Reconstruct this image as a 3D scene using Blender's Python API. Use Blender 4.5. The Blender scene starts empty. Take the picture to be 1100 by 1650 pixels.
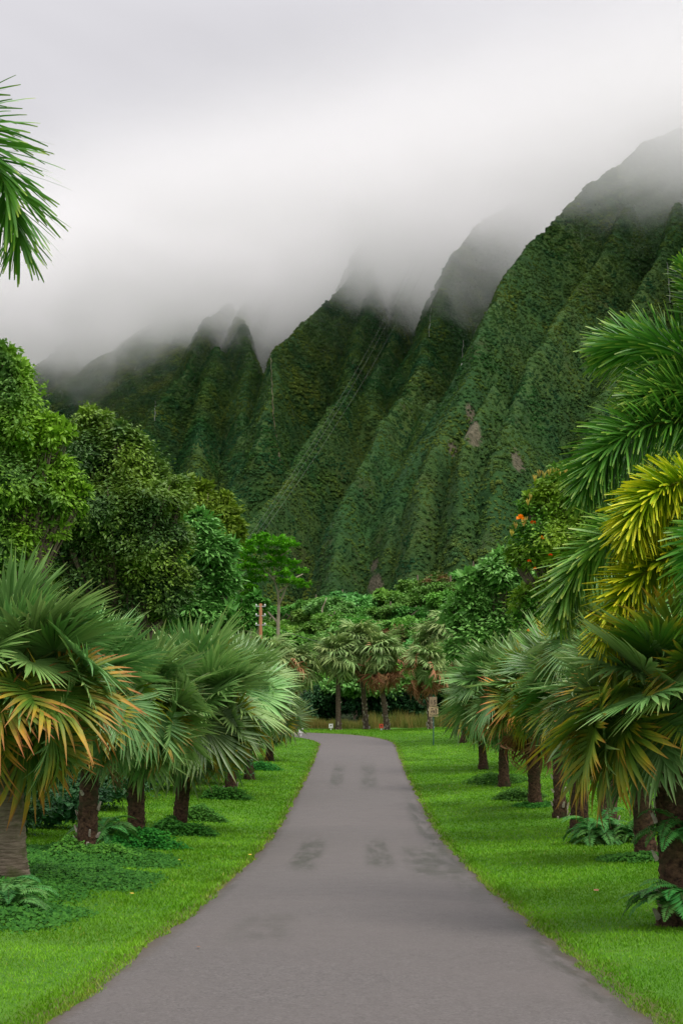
import bpy, math, random
import numpy as np
from mathutils import Vector, Matrix, Euler

R = math.radians
sc = bpy.context.scene
col = sc.collection
rng = np.random.default_rng(7)
random.seed(7)

# ------------------------------------------------------------------ camera
CAMZ = 1.74
cd = bpy.data.cameras.new('camera')
cam = bpy.data.objects.new('camera', cd)
col.objects.link(cam)
cam.location = (0, 0, CAMZ)
cam.rotation_euler = (R(90), 0, 0)
cd.sensor_fit = 'VERTICAL'
cd.sensor_height = 36.0
cd.lens = 2290 / 1650 * 36.0
cd.shift_y = 305 / 1650          # the horizon lies low in the picture
cd.clip_start = 0.1
cd.clip_end = 20000
sc.camera = cam

# ------------------------------------------------------------------ world, sun, exposure
SUN_EL, SUN_AZ = 60, 125         # azimuth from +Y towards +X
w = bpy.data.worlds.new('World')
sc.world = w
w.use_nodes = True
nt = w.node_tree
nt.nodes.clear()
N = nt.nodes.new
out = N('ShaderNodeOutputWorld')
bg = N('ShaderNodeBackground')
sky = N('ShaderNodeTexSky')
sky.sky_type = 'NISHITA'
sky.sun_disc = False
sky.sun_elevation = R(SUN_EL)
sky.sun_rotation = R(SUN_AZ)
sks = N('ShaderNodeVectorMath'); sks.operation = 'SCALE'; sks.inputs[3].default_value = 0.10
nt.links.new(sky.outputs[0], sks.inputs[0])
tc = N('ShaderNodeTexCoord')
sep = N('ShaderNodeSeparateXYZ')
nt.links.new(tc.outputs['Generated'], sep.inputs[0])
mx = N('ShaderNodeMath'); mx.operation = 'MAXIMUM'; mx.inputs[1].default_value = 0.0
nt.links.new(sep.outputs[2], mx.inputs[0])
cie = N('ShaderNodeMapRange')                     # overcast sky: brighter towards the zenith
cie.inputs[1].default_value = 0; cie.inputs[2].default_value = 1
cie.inputs[3].default_value = 0.31; cie.inputs[4].default_value = 1.50
sq = N('ShaderNodeMath'); sq.operation = 'POWER'; sq.inputs[1].default_value = 2.0
nt.links.new(mx.outputs[0], sq.inputs[0]); nt.links.new(sq.outputs[0], cie.inputs[0])
nz = N('ShaderNodeTexNoise')
nz.inputs['Scale'].default_value = 2.6; nz.inputs['Detail'].default_value = 5
nz.inputs['Roughness'].default_value = 0.45; nz.inputs['Distortion'].default_value = 0.4
mpw = N('ShaderNodeMapping'); mpw.inputs['Scale'].default_value = (1, 1, 2.2)
mpw.inputs['Location'].default_value = (0.35, 0.0, 0.62)
nt.links.new(tc.outputs['Generated'], mpw.inputs[0])
nt.links.new(mpw.outputs[0], nz.inputs['Vector'])
nmr = N('ShaderNodeMapRange')
nmr.inputs[1].default_value = 0.3; nmr.inputs[2].default_value = 0.7
nmr.inputs[3].default_value = 0.84; nmr.inputs[4].default_value = 1.16
nt.links.new(nz.outputs[0], nmr.inputs[0])
mul = N('ShaderNodeMath'); mul.operation = 'MULTIPLY'
nt.links.new(cie.outputs[0], mul.inputs[0]); nt.links.new(nmr.outputs[0], mul.inputs[1])
ocl = N('ShaderNodeVectorMath'); ocl.operation = 'SCALE'
ocl.inputs[0].default_value = (0.985, 0.962, 1.0)
nt.links.new(mul.outputs[0], ocl.inputs[3])
mixw = N('ShaderNodeMix'); mixw.data_type = 'RGBA'
mixw.inputs[0].default_value = 0.94              # nearly closed cloud deck
nt.links.new(sks.outputs[0], mixw.inputs[6]); nt.links.new(ocl.outputs[0], mixw.inputs[7])
nt.links.new(mixw.outputs[2], bg.inputs[0])
bg.inputs[1].default_value = 1.0
nt.links.new(bg.outputs[0], out.inputs[0])

sd = bpy.data.lights.new('sun', 'SUN')
sd.energy = 1.5
sd.angle = R(24)
sd.color = (1.0, 0.95, 0.86)
sun = bpy.data.objects.new('sun', sd)
col.objects.link(sun)
sdir = Vector((math.sin(R(SUN_AZ)) * math.cos(R(SUN_EL)), math.cos(R(SUN_AZ)) * math.cos(R(SUN_EL)), math.sin(R(SUN_EL))))
sun.rotation_euler = sdir.to_track_quat('Z', 'Y').to_euler()
sun.location = (30, -30, 60)

sc.view_settings.view_transform = 'Standard'
sc.view_settings.look = 'None'
sc.view_settings.exposure = 0.58
sc.view_settings.gamma = 1.0
sc.view_settings.use_curve_mapping = False
sc.cycles.volume_bounces = 14
sc.cycles.max_bounces = 16
sc.cycles.diffuse_bounces = 2
sc.cycles.glossy_bounces = 2
sc.cycles.transmission_bounces = 4
sc.cycles.volume_max_steps = 256
sc.cycles.use_denoising = True

# ------------------------------------------------------------------ helpers
FPX = 2290.0


def at(px, py, Y):
    """the world point at depth Y that the photograph shows at px, py"""
    return Vector(((px - 550) * Y / FPX, Y, CAMZ + (1130 - py) * Y / FPX))


def hash3(ix, iy, s):
    n = (ix * 374761393 + iy * 668265263 + s * 1442695041) & 0xffffffff
    n = ((n ^ (n >> 13)) * 1274126177) & 0xffffffff
    return ((n ^ (n >> 16)) & 0xffff) / 65535.0


def vnoise(x, y, s=0):
    ix = np.floor(x).astype(np.int64); iy = np.floor(y).astype(np.int64)
    fx = x - ix; fy = y - iy
    fx = fx * fx * (3 - 2 * fx); fy = fy * fy * (3 - 2 * fy)
    a = hash3(ix, iy, s); b = hash3(ix + 1, iy, s); c = hash3(ix, iy + 1, s); d = hash3(ix + 1, iy + 1, s)
    return (a * (1 - fx) + b * fx) * (1 - fy) + (c * (1 - fx) + d * fx) * fy


def fbm(x, y, o=4, s=0):
    v = 0; a = 0.5
    for i in range(o):
        v = v + a * (vnoise(x, y, s + i) - 0.5)
        x = x * 2.03 + 11.3; y = y * 2.03 + 5.7; a *= 0.5
    return v


def sstep(a, b, x):
    t = np.clip((x - a) / (b - a), 0, 1)
    return t * t * (3 - 2 * t)


class MB:
    """collects vertices, faces and the per-vertex attributes t and rnd"""
    def __init__(s):
        s.v = []; s.f = []; s.t = []; s.r = []; s.m = []; s.n = 0

    def add(s, V, F, t=0.0, r=0.5, mi=0):
        V = np.asarray(V, float); n = len(V)
        s.v.append(V)
        s.t.append(np.broadcast_to(np.asarray(t, float), (n,)))
        s.r.append(np.broadcast_to(np.asarray(r, float), (n,)))
        F = np.asarray(F, np.int64)
        s.f.append(F + s.n); s.m.append(np.full(len(F), mi)); s.n += n

    def tube(s, P, rad, k=8, t=0.0, r=0.5, mi=0, cap=True, rough=0.0):
        P = [Vector(p) for p in P]; n = len(P)
        V = []
        up = Vector((0.31, 0.17, 0.93))
        for i, p in enumerate(P):
            d = (P[min(i + 1, n - 1)] - P[max(i - 1, 0)]).normalized()
            if abs(d.dot(up)) > 0.95: up = Vector((1, 0.2, 0))
            a = d.cross(up).normalized(); b = d.cross(a)
            for j in range(k):
                an = 2 * math.pi * j / k
                q = rad[i] * (1 + rough * (random.random() - 0.5))
                V.append(p + a * (q * math.cos(an)) + b * (q * math.sin(an)))
        F = []
        for i in range(n - 1):
            for j in range(k):
                F.append((i * k + j, i * k + (j + 1) % k, (i + 1) * k + (j + 1) % k, (i + 1) * k + j))
        if cap:
            V.append(P[-1] + (P[-1] - P[-2]).normalized() * rad[-1] * 0.3)
            for j in range(k):
                F.append(((n - 1) * k + j, (n - 1) * k + (j + 1) % k, n * k, n * k))
        s.add([tuple(v) for v in V], F, t, r, mi)

    def box(s, lo, hi, mi=0):
        x0, y0, z0 = lo; x1, y1, z1 = hi
        V = [(x0, y0, z0), (x1, y0, z0), (x1, y1, z0), (x0, y1, z0), (x0, y0, z1), (x1, y0, z1), (x1, y1, z1), (x0, y1, z1)]
        F = [(0, 3, 2, 1), (4, 5, 6, 7), (0, 1, 5, 4), (1, 2, 6, 5), (2, 3, 7, 6), (3, 0, 4, 7)]
        s.add(V, F, 0, 0.5, mi)

    def mesh(s, name, mats, smooth=True):
        me = bpy.data.meshes.new(name)
        V = np.concatenate(s.v)
        loops = []; starts = []; mi = []; k0 = 0
        for F, m in zip(s.f, s.m):
            if F.shape[1] == 4:
                tri = F[:, 2] == F[:, 3]
                q = F[~tri]; tr = F[tri][:, :3]
                parts = [(q, m[~tri]), (tr, m[tri])]
            else:
                parts = [(F, m)]
            for q, mm in parts:
                if not len(q): continue
                k = q.shape[1]
                loops.append(q.ravel()); starts.append(k0 + np.arange(len(q)) * k); k0 += len(q) * k; mi.append(mm)
        L = np.concatenate(loops).astype(np.int32); S = np.concatenate(starts).astype(np.int32)
        me.vertices.add(len(V)); me.vertices.foreach_set('co', V.astype(np.float32).ravel())
        me.loops.add(len(L)); me.loops.foreach_set('vertex_index', L)
        me.polygons.add(len(S)); me.polygons.foreach_set('loop_start', S)
        me.polygons.foreach_set('material_index', np.concatenate(mi).astype(np.int32))
        me.update(calc_edges=True)
        for nm, arr in (('t', s.t), ('rnd', s.r)):
            a = me.attributes.new(nm, 'FLOAT', 'POINT')
            a.data.foreach_set('value', np.concatenate(arr).astype(np.float32))
        for m in (mats if isinstance(mats, (list, tuple)) else [mats]):
            me.materials.append(m)
        me.polygons.foreach_set('use_smooth', np.full(len(S), smooth))
        return me

    def build(s, name, mats, parent=None, smooth=True):
        return link(name, s.mesh(name, mats, smooth), parent)


def link(name, data, parent=None):
    o = bpy.data.objects.new(name, data)
    col.objects.link(o)
    if parent: o.parent = parent
    return o


def tag(o, label=None, cat=None, group=None, kind=None):
    if label: o['label'] = label
    if cat: o['category'] = cat
    if group: o['group'] = group
    if kind: o['kind'] = kind
    return o


def thing(name, loc, label, cat, group=None, rz=0):
    o = link(name, None)
    o.location = loc; o.rotation_euler = (0, 0, rz)
    o.empty_display_size = 0.2
    return tag(o, label, cat, group)


# ------------------------------------------------------------------ materials
class NG:
    def __init__(s, name):
        s.mat = bpy.data.materials.new(name); s.mat.use_nodes = True
        s.t = s.mat.node_tree; s.t.nodes.clear()
        s.out = s.t.nodes.new('ShaderNodeOutputMaterial')

    def n(s, typ, **kw):
        x = s.t.nodes.new('ShaderNode' + typ)
        for k, v in kw.items(): setattr(x, k, v)
        return x

    def l(s, a, b): s.t.links.new(a, b)

    def mix(s, fac, a, b, blend='MIX'):
        m = s.n('Mix', data_type='RGBA', blend_type=blend)
        for sock, v in ((0, fac), (6, a), (7, b)):
            if isinstance(v, (int, float)): m.inputs[sock].default_value = v
            elif isinstance(v, tuple): m.inputs[sock].default_value = (*v[:3], 1)
            else: s.l(v, m.inputs[sock])
        return m.outputs[2]

    def noise(s, scale, detail=4, rough=0.55, vec=None, dist=0.0, out=0):
        x = s.n('TexNoise')
        x.inputs['Scale'].default_value = scale; x.inputs['Detail'].default_value = detail
        x.inputs['Roughness'].default_value = rough; x.inputs['Distortion'].default_value = dist
        if vec is not None: s.l(vec, x.inputs['Vector'])
        return x.outputs[out]

    def rng(s, v, a, b, c=0.0, d=1.0, smooth=False):
        m = s.n('MapRange')
        if smooth: m.interpolation_type = 'SMOOTHSTEP'
        s.l(v, m.inputs[0])
        for i, q in enumerate((a, b, c, d)): m.inputs[i + 1].default_value = q
        return m.outputs[0]

    def math(s, op, a, b=0.0):
        m = s.n('Math', operation=op)
        for i, v in enumerate((a, b)):
            if isinstance(v, (int, float)): m.inputs[i].default_value = v
            else: s.l(v, m.inputs[i])
        return m.outputs[0]

    def pos(s): return s.n('NewGeometry').outputs['Position']
    def obj(s): return s.n('TexCoord').outputs['Object']

    def attr(s, nm):
        a = s.n('Attribute'); a.attribute_name = nm
        return a.outputs['Fac']

    def vmap(s, vec, sc_, loc=(0, 0, 0)):
        m = s.n('Mapping'); m.inputs['Scale'].default_value = sc_; m.inputs['Location'].default_value = loc
        s.l(vec, m.inputs[0])
        return m.outputs[0]

    def bsdf(s, c, rough=0.6, spec=0.4, bump=None, bstr=0.5, bdist=0.05, trans=0.0):
        p = s.n('BsdfPrincipled')
        if isinstance(c, tuple): p.inputs['Base Color'].default_value = (*c[:3], 1)
        else: s.l(c, p.inputs['Base Color'])
        if isinstance(rough, (int, float)): p.inputs['Roughness'].default_value = rough
        else: s.l(rough, p.inputs['Roughness'])
        p.inputs['Specular IOR Level'].default_value = spec
        if bump is not None:
            b = s.n('Bump'); b.inputs['Strength'].default_value = bstr; b.inputs['Distance'].default_value = bdist
            s.l(bump, b.inputs['Height']); s.l(b.outputs[0], p.inputs['Normal'])
        sh = p.outputs[0]
        if trans:
            tr = s.n('BsdfTranslucent')
            if isinstance(c, tuple): tr.inputs[0].default_value = (*c[:3], 1)
            else: s.l(c, tr.inputs[0])
            m = s.n('MixShader'); m.inputs[0].default_value = trans
            s.l(sh, m.inputs[1]); s.l(tr.outputs[0], m.inputs[2]); sh = m.outputs[0]
        s.l(sh, s.out.inputs[0])
        return s.mat


def foliage(name, c1, c2, tip=None, tip0=0.55, tip1=1.0, tipmax=1.0, tip2=None, stalk=None, rough=0.45, spec=0.4, trans=0.16, var=0.25, hue=0.02, patch=None):
    g = NG(name)
    c = g.mix(g.attr('rnd'), c1, c2)
    if patch:   # colour patches from plant to plant or from spray to spray
        f = g.rng(g.noise(patch[0], 3, 0.5, g.pos()), 0.42, 0.62)
        c = g.mix(f, c, patch[1])
    t = g.attr('t')
    if tip:
        f = g.rng(t, tip0, tip1, 0, tipmax, True)
        f = g.math('MULTIPLY', f, g.rng(g.attr('rnd'), 0, 1, 0.25, 1.4))
        f = g.math('MULTIPLY', f, g.rng(g.noise(7, 4, 0.7, g.obj()), 0.35, 0.6, 0.35, 1.15))
        c = g.mix(g.math('MINIMUM', f, 1.0), c, tip)
        if tip2:
            c = g.mix(g.rng(t, tip1 - 0.22, 1.0, 0, 1, True), c, tip2)
    if stalk: c = g.mix(g.rng(t, -0.6, -0.05, 1, 0), c, stalk)
    oi = g.n('ObjectInfo')
    h = g.n('HueSaturation'); h.inputs['Saturation'].default_value = 1.06
    g.l(c, h.inputs['Color'])
    g.l(g.rng(oi.outputs['Random'], 0, 1, 1.12 - var, 1.12 + var), h.inputs['Value'])
    r2 = g.math('FRACT', g.math('MULTIPLY', oi.outputs['Random'], 17.31))
    g.l(g.rng(r2, 0, 1, 0.5 - hue, 0.5 + hue), h.inputs['Hue'])
    return g.bsdf(h.outputs[0], rough + 0.04, spec * 0.6, trans=trans)


M = {}
# fan palm blades: healthy blue green, yellowing, orange tipped, dead
M['fan_green'] = foliage('fan_green', (0.120, 0.245, 0.070), (0.245, 0.405, 0.135), (0.46, 0.47, 0.17), 0.80, 1.05, 0.7, stalk=(0.16, 0.22, 0.05), rough=0.33, spec=0.95, trans=0.2, var=0.42)
M['fan_yellow'] = foliage('fan_yellow', (0.10, 0.22, 0.035), (0.17, 0.29, 0.045), (0.46, 0.38, 0.04), 0.45, 0.95, 0.95, (0.38, 0.22, 0.05), stalk=(0.22, 0.26, 0.05), rough=0.4, spec=0.5, trans=0.2, var=0.2)
M['fan_orange'] = foliage('fan_orange', (0.10, 0.20, 0.03), (0.18, 0.25, 0.04), (0.50, 0.30, 0.05), 0.40, 0.85, 1.0, (0.42, 0.17, 0.07), stalk=(0.22, 0.26, 0.05), rough=0.45, spec=0.45, trans=0.18, var=0.2)
M['fan_dead'] = foliage('fan_dead', (0.22, 0.10, 0.05), (0.38, 0.20, 0.11), (0.42, 0.27, 0.17), 0.5, 1.0, 0.8, stalk=(0.2, 0.12, 0.06), rough=0.8, spec=0.2, trans=0.15, var=0.25, hue=0.012)
M['fan_far'] = foliage('fan_far', (0.190, 0.300, 0.100), (0.330, 0.440, 0.170), (0.26, 0.30, 0.12), 0.7, 1.0, 0.7, stalk=(0.2, 0.2, 0.06), rough=0.5, spec=0.45, trans=0.18, var=0.22)
M['fox_green'] = foliage('fox_green', (0.060, 0.19, 0.030), (0.115, 0.31, 0.045), (0.36, 0.44, 0.08), 0.75, 1.0, 0.6, stalk=(0.16, 0.22, 0.05), rough=0.35, spec=0.55, trans=0.2, var=0.15)
M['fox_yellow'] = foliage('fox_yellow', (0.18, 0.32, 0.02), (0.34, 0.46, 0.03), (0.70, 0.62, 0.06), 0.30, 1.0, 1.0, None, stalk=(0.3, 0.28, 0.05), rough=0.4, spec=0.5, trans=0.2, var=0.15)
M['fern'] = foliage('fern_green', (0.045, 0.16, 0.035), (0.085, 0.24, 0.055), rough=0.5, trans=0.16, stalk=(0.10, 0.14, 0.04))
M['cover'] = foliage('ground_cover_green', (0.022, 0.100, 0.016), (0.065, 0.200, 0.030), rough=0.6, spec=0.2, trans=0.15)
M['leaf_dark'] = foliage('leaf_dark', (0.040, 0.110, 0.026), (0.100, 0.205, 0.050), rough=0.42, spec=0.5, trans=0.16, var=0.12, patch=(0.45, (0.19, 0.33, 0.045)))
M['leaf_mid'] = foliage('leaf_mid', (0.060, 0.160, 0.036), (0.125, 0.270, 0.060), rough=0.45, trans=0.18, var=0.12, patch=(0.5, (0.17, 0.36, 0.04)))
M['leaf_lime'] = foliage('leaf_lime', (0.120, 0.185, 0.020), (0.230, 0.310, 0.036), rough=0.5, trans=0.18, var=0.12)
M['leaf_umbrella'] = foliage('leaf_umbrella', (0.100, 0.280, 0.065), (0.200, 0.430, 0.115), rough=0.4, trans=0.16, var=0.1)
M['leaf_albizia'] = foliage('leaf_albizia', (0.100, 0.290, 0.022), (0.190, 0.440, 0.035), rough=0.55, trans=0.2, var=0.05)
M['leaf_tulip'] = foliage('leaf_tulip', (0.060, 0.175, 0.026), (0.120, 0.285, 0.036), rough=0.42, trans=0.18, var=0.1, patch=(0.4, (0.25, 0.38, 0.04)))
M['leaf_forest'] = foliage('leaf_forest', (0.070, 0.210, 0.036), (0.150, 0.340, 0.065), rough=0.5, trans=0.16, var=0.28, hue=0.018, patch=(0.09, (0.150, 0.310, 0.050)))
M['leaf_rusty'] = foliage('leaf_rusty', (0.070, 0.170, 0.034), (0.140, 0.250, 0.050), rough=0.5, trans=0.16, var=0.2, patch=(0.6, (0.17, 0.10, 0.04)))
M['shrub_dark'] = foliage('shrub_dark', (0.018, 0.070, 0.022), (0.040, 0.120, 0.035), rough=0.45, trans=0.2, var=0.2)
M['flower'] = foliage('flower_orange', (0.75, 0.10, 0.02), (0.80, 0.20, 0.03), rough=0.5, trans=0.2)
M['pod'] = foliage('flower_bud', (0.50, 0.36, 0.08), (0.42, 0.40, 0.10), rough=0.6)
M['dry'] = foliage('dry_grass', (0.30, 0.24, 0.07), (0.16, 0.22, 0.05), rough=0.7, trans=0.2, patch=(0.35, (0.10, 0.20, 0.04)))
M['blade'] = foliage('grass_blade', (0.090, 0.245, 0.015), (0.205, 0.430, 0.040), (0.30, 0.30, 0.07), 0.0, 1.0, 0.7, rough=0.5, spec=0.35, trans=0.2, var=0, hue=0, patch=(0.5, (0.100, 0.235, 0.016)))


def bark(name, c1, c2, sz=(6, 6, 40), moss=None, bstr=0.8):
    g = NG(name)
    o = g.obj()
    n = g.noise(1.0, 5, 0.65, g.vmap(o, sz))
    c = g.mix(g.rng(n, 0.35, 0.65), c1, c2)
    if moss: c = g.mix(g.rng(g.noise(2.2, 4, 0.6, o), 0.5, 0.62), c, moss)
    return g.bsdf(c, 0.9, 0.2, n, bstr, 0.04)


M['trunk_pale'] = bark('trunk_pale', (0.17, 0.13, 0.09), (0.36, 0.29, 0.21), (4, 4, 26), (0.14, 0.15, 0.06))
M['trunk_dark'] = bark('trunk_dark', (0.028, 0.016, 0.011), (0.15, 0.085, 0.050), (14, 14, 18), (0.05, 0.045, 0.02))
M['trunk_far'] = bark('trunk_far', (0.07, 0.05, 0.035), (0.19, 0.14, 0.10), (6, 6, 12), None)
M['boot'] = bark('leaf_boot', (0.30, 0.24, 0.18), (0.62, 0.56, 0.47), (8, 8, 8))
M['bark_grey'] = bark('bark_grey', (0.11, 0.085, 0.06), (0.24, 0.19, 0.14), (5, 5, 3))
M['bark_pale'] = bark('bark_pale', (0.30, 0.25, 0.17), (0.48, 0.42, 0.31), (2, 2, 0.7))
M['pole_wood'] = bark('pole_wood', (0.26, 0.11, 0.05), (0.38, 0.18, 0.09), (8, 8, 0.7))


def flat(name, c, rough=0.5, spec=0.4, metal=0.0, var=0.12):
    g = NG(name)
    n = g.noise(9, 5, 0.6, g.obj())
    cc = g.mix(g.rng(n, 0.3, 0.7), tuple(x * (1 - var) for x in c), tuple(min(1, x * (1 + var)) for x in c))
    m = g.bsdf(cc, rough, spec)
    return m


M['steel'] = flat('galvanised_metal', (0.42, 0.43, 0.44), 0.4)
M['post_green'] = flat('green_post_paint', (0.03, 0.10, 0.08), 0.5)
M['sign_tan'] = flat('tan_sign_paint', (0.52, 0.37, 0.22), 0.55)
M['sign_brown'] = flat('brown_sign_face', (0.36, 0.25, 0.16), 0.6, var=0.25)
M['ink'] = flat('dark_lettering', (0.05, 0.035, 0.03), 0.6)
M['white_paint'] = flat('white_paint', (0.80, 0.79, 0.76), 0.5)
M['red_paint'] = flat('red_paint', (0.72, 0.10, 0.05), 0.5)
M['wire'] = flat('cable', (0.14, 0.16, 0.13), 0.6)
M['water_fall'] = flat('falling_water', (0.26, 0.27, 0.24), 0.6, var=0.3)
M['scar'] = flat('bare_soil_streak', (0.15, 0.125, 0.075), 0.9, var=0.35)
M['fallen_yellow'] = flat('fallen_leaf_yellow', (0.62, 0.45, 0.05), 0.6)
M['fallen_brown'] = flat('fallen_leaf_brown', (0.28, 0.13, 0.06), 0.8)
M['fallen_pale'] = flat('fallen_petal_pale', (0.75, 0.68, 0.55), 0.6)

# ------------------------------------------------------------------ the lie of the land
PY = np.array([-60, -20, 0, 10.5, 18.7, 26.5, 34.4, 41.6, 46, 53, 62.7, 74.4, 85, 91, 97, 106, 125, 160, 300, 500, 900, 3000, 12000])
PD = np.array([-1.5, .7, 1.74, 2.36, 2.86, 3.24, 3.53, 3.65, 3.60, 3.48, 3.32, 3.0, 2.5, 2.15, 2.02, 2.0, 1.6, -0.5, -6, -14, -34, -60, -60])
_yy = np.arange(-60, 12000, 0.5)
_pp = np.interp(_yy, PY, CAMZ - PD)
_k = np.hanning(15); _k /= _k.sum()
_pp = np.convolve(np.pad(_pp, 7, mode='edge'), _k, 'valid')


def prof(y): return np.interp(y, _yy, _pp)


# road centre line: straight, then a bend to the left at the top of the rise
ROADW = 4.6
path = [(0.0117 * y - 0.05, y) for y in np.arange(-30, 84.01, 0.5)]
cx, cy = path[-1]
RAD = 10.0
for a in np.linspace(0, math.pi / 2, 32)[1:]:
    path.append((cx - RAD + RAD * math.cos(a), cy + RAD * math.sin(a)))
for k in range(1, 90):
    path.append((cx - RAD - k * 0.5, cy + RAD + 0.0))
path = np.array(path)


def road_u(x, y):
    """distance from the road centre line"""
    x = np.asarray(x, float); y = np.asarray(y, float)
    sh = x.shape; x = x.ravel(); y = y.ravel()
    d = np.full(x.shape, 1e9)
    near = (y < 130) & (y > -40) & (np.abs(x) < 60)
    xs, ys = x[near], y[near]
    dm = np.full(xs.shape, 1e9)
    for i in range(0, len(path) - 1):
        ax, ay = path[i]; bx, by = path[i + 1]
        dx, dy = bx - ax, by - ay
        t = np.clip(((xs - ax) * dx + (ys - ay) * dy) / (dx * dx + dy * dy), 0, 1)
        dm = np.minimum(dm, np.hypot(xs - ax - t * dx, ys - ay - t * dy))
    d[near] = dm
    return d.reshape(sh)


def lawn_h(x, y):
    """ground height apart from the bed sunk under the road"""
    x = np.asarray(x, float); y = np.asarray(y, float)
    z = prof(y)
    side = x - (0.0117 * np.clip(y, -30, 90) - 0.05)
    d = np.abs(side)
    z = z + 0.02 + 0.05 * np.clip(d - 2.6, 0, 6) * sstep(130, 90, y)
    z = z + 0.05 * fbm(x / 2.3, y / 2.3, 3, 4) * sstep(2.6, 3.6, d)
    return z


def gz(x, y):
    u = road_u(x, y)
    return lawn_h(x, y) - 0.12 * sstep(ROADW / 2 + 0.12, ROADW / 2 - 0.22, u)


def gz1(x, y): return float(lawn_h(np.array([x]), np.array([y]))[0])


def hit(px, py):
    """where the photograph's pixel meets the ground"""
    Y = np.arange(8, 140, 0.1)
    X = (px - 550) * Y / FPX
    Z = CAMZ + (1130 - py) * Y / FPX
    g = lawn_h(X, Y)
    i = int(np.argmax(Z <= g))
    return Vector((X[i], Y[i], g[i]))


def axis(lo, hi, step, far):
    a = list(np.arange(lo, hi + 1e-6, step)); s = step
    while a[-1] < far:
        s *= 1.22; a.append(a[-1] + s)
    s = step
    while a[0] > -far:
        s *= 1.22; a.insert(0, a[0] - s)
    return np.array(a)


gx = axis(-14, 14, 0.35, 7000)
gy = axis(-6, 112, 0.5, 9000)
gy = gy[gy > -3000]
GX, GY = np.meshgrid(gx, gy)
GZ = gz(GX, GY)
nx, ny = len(gx), len(gy)


def gridfaces(nx, ny):
    i = np.arange(nx * ny).reshape(ny, nx)
    return np.stack([i[:-1, :-1].ravel(), i[:-1, 1:].ravel(), i[1:, 1:].ravel(), i[1:, :-1].ravel()], 1)


g = NG('lawn')
p = g.pos()
n1 = g.noise(0.35, 4, 0.6, p); n2 = g.noise(9.0, 4, 0.7, p)
c = g.mix(g.rng(n1, 0.35, 0.65), (0.055, 0.150, 0.012), (0.100, 0.225, 0.020))
c = g.mix(g.rng(n2, 0.3, 0.75), c, (0.050, 0.150, 0.012))
c = g.mix(g.rng(g.noise(1.3, 5, 0.7, p), 0.62, 0.75), c, (0.105, 0.130, 0.025))
uu = g.math('ADD', g.attr('t'), g.math('MULTIPLY', g.noise(2.5, 4, 0.7, p), 0.5))
c = g.mix(g.math('MULTIPLY', g.rng(uu, 2.55, 2.85, 1, 0, True), 0.8), c, (0.110, 0.085, 0.040))
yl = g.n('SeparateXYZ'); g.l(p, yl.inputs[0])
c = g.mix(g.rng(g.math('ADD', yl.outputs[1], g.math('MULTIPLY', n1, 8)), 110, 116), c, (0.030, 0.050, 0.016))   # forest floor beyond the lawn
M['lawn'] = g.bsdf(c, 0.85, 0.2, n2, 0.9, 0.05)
b = MB(); b.add(np.stack([GX.ravel(), GY.ravel(), GZ.ravel()], 1), gridfaces(nx, ny), np.minimum(road_u(GX, GY), 50).ravel())
tag(b.build('ground', M['lawn']), kind='structure')

# road
g = NG('asphalt')
p = g.pos(); u = g.attr('t')
fine = g.noise(34, 6, 0.85, p); mid = g.noise(2.2, 5, 0.6, p)
c = g.mix(g.rng(fine, 0.34, 0.66), (0.044, 0.040, 0.038), (0.215, 0.195, 0.188))
c = g.mix(g.rng(g.noise(13, 5, 0.8, p), 0.40, 0.62, 0, 0.45), c, (0.060, 0.053, 0.050))
c = g.mix(g.rng(mid, 0.35, 0.7, 0, 0.4), c, (0.102, 0.090, 0.085), 'MIX')
c = g.mix(g.rng(g.noise(0.22, 4, 0.6, p), 0.4, 0.65, 0, 0.5), c, (0.130, 0.114, 0.108))
# damp, algae-dark streaks in the wheel tracks and along the low edge
st = g.noise(1.0, 4, 0.5, g.vmap(p, (1.6, 0.13, 1), (3.1, 0.55, 0)))
st2 = g.noise(1.0, 5, 0.7, g.vmap(p, (2.6, 0.45, 1), (0.0, 4.0, 0)))


def band(c0, wd):
    d = g.math('ABSOLUTE', g.math('SUBTRACT', u, c0))
    return g.rng(d, wd * 0.35, wd, 1, 0, True)


y_ = g.n('SeparateXYZ'); g.l(p, y_.inputs[0])
s = None
for (u0, wd, ya, yb, amt) in ((-1.05, 0.42, 26, 38, 1.0), (0.50, 0.40, 26.5, 38, 0.95), (1.55, 0.75, 24, 36, 0.85), (2.10, 0.55, 16, 60, 1.0), (2.2, 0.4, 9, 20, 0.9), (-0.85, 0.40, 54, 72, 0.9), (0.50, 0.50, 52, 74, 0.75), (-1.1, 0.5, 15, 20, 0.4), (-2.15, 0.22, 9, 60, 0.5)):
    yy = g.math('MULTIPLY', g.rng(y_.outputs[1], ya, ya + (yb - ya) * .3, 0, 1, True), g.rng(y_.outputs[1], yb - (yb - ya) * .35, yb, 1, 0, True))
    q = g.math('MULTIPLY', g.math('MULTIPLY', yy, band(u0, wd)), amt)
    s = q if s is None else g.math('MAXIMUM', s, q)
comb = g.noise(1.0, 5, 0.7, g.vmap(p, (5.0, 0.9, 1), (0.7, 2.0, 0)))
s = g.math('MULTIPLY', s, g.rng(g.math('ADD', g.math('MULTIPLY', st2, 0.5), g.math('MULTIPLY', comb, 0.5)), 0.40, 0.56, 0.05, 1, True))
c = g.mix(g.math('MULTIPLY', s, 0.70), c, (0.028, 0.030, 0.018))
edge = g.rng(g.math('ADD', g.math('ABSOLUTE', u), g.math('MULTIPLY', g.noise(3, 4, 0.6, p), 0.35)), 2.22, 2.42, 0, 1)
c = g.mix(g.math('MULTIPLY', edge, 0.7), c, (0.075, 0.055, 0.035))
ro = g.math('SUBTRACT', g.rng(mid, 0.3, 0.7, 0.74, 0.62), g.math('MULTIPLY', s, 0.22))
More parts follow.
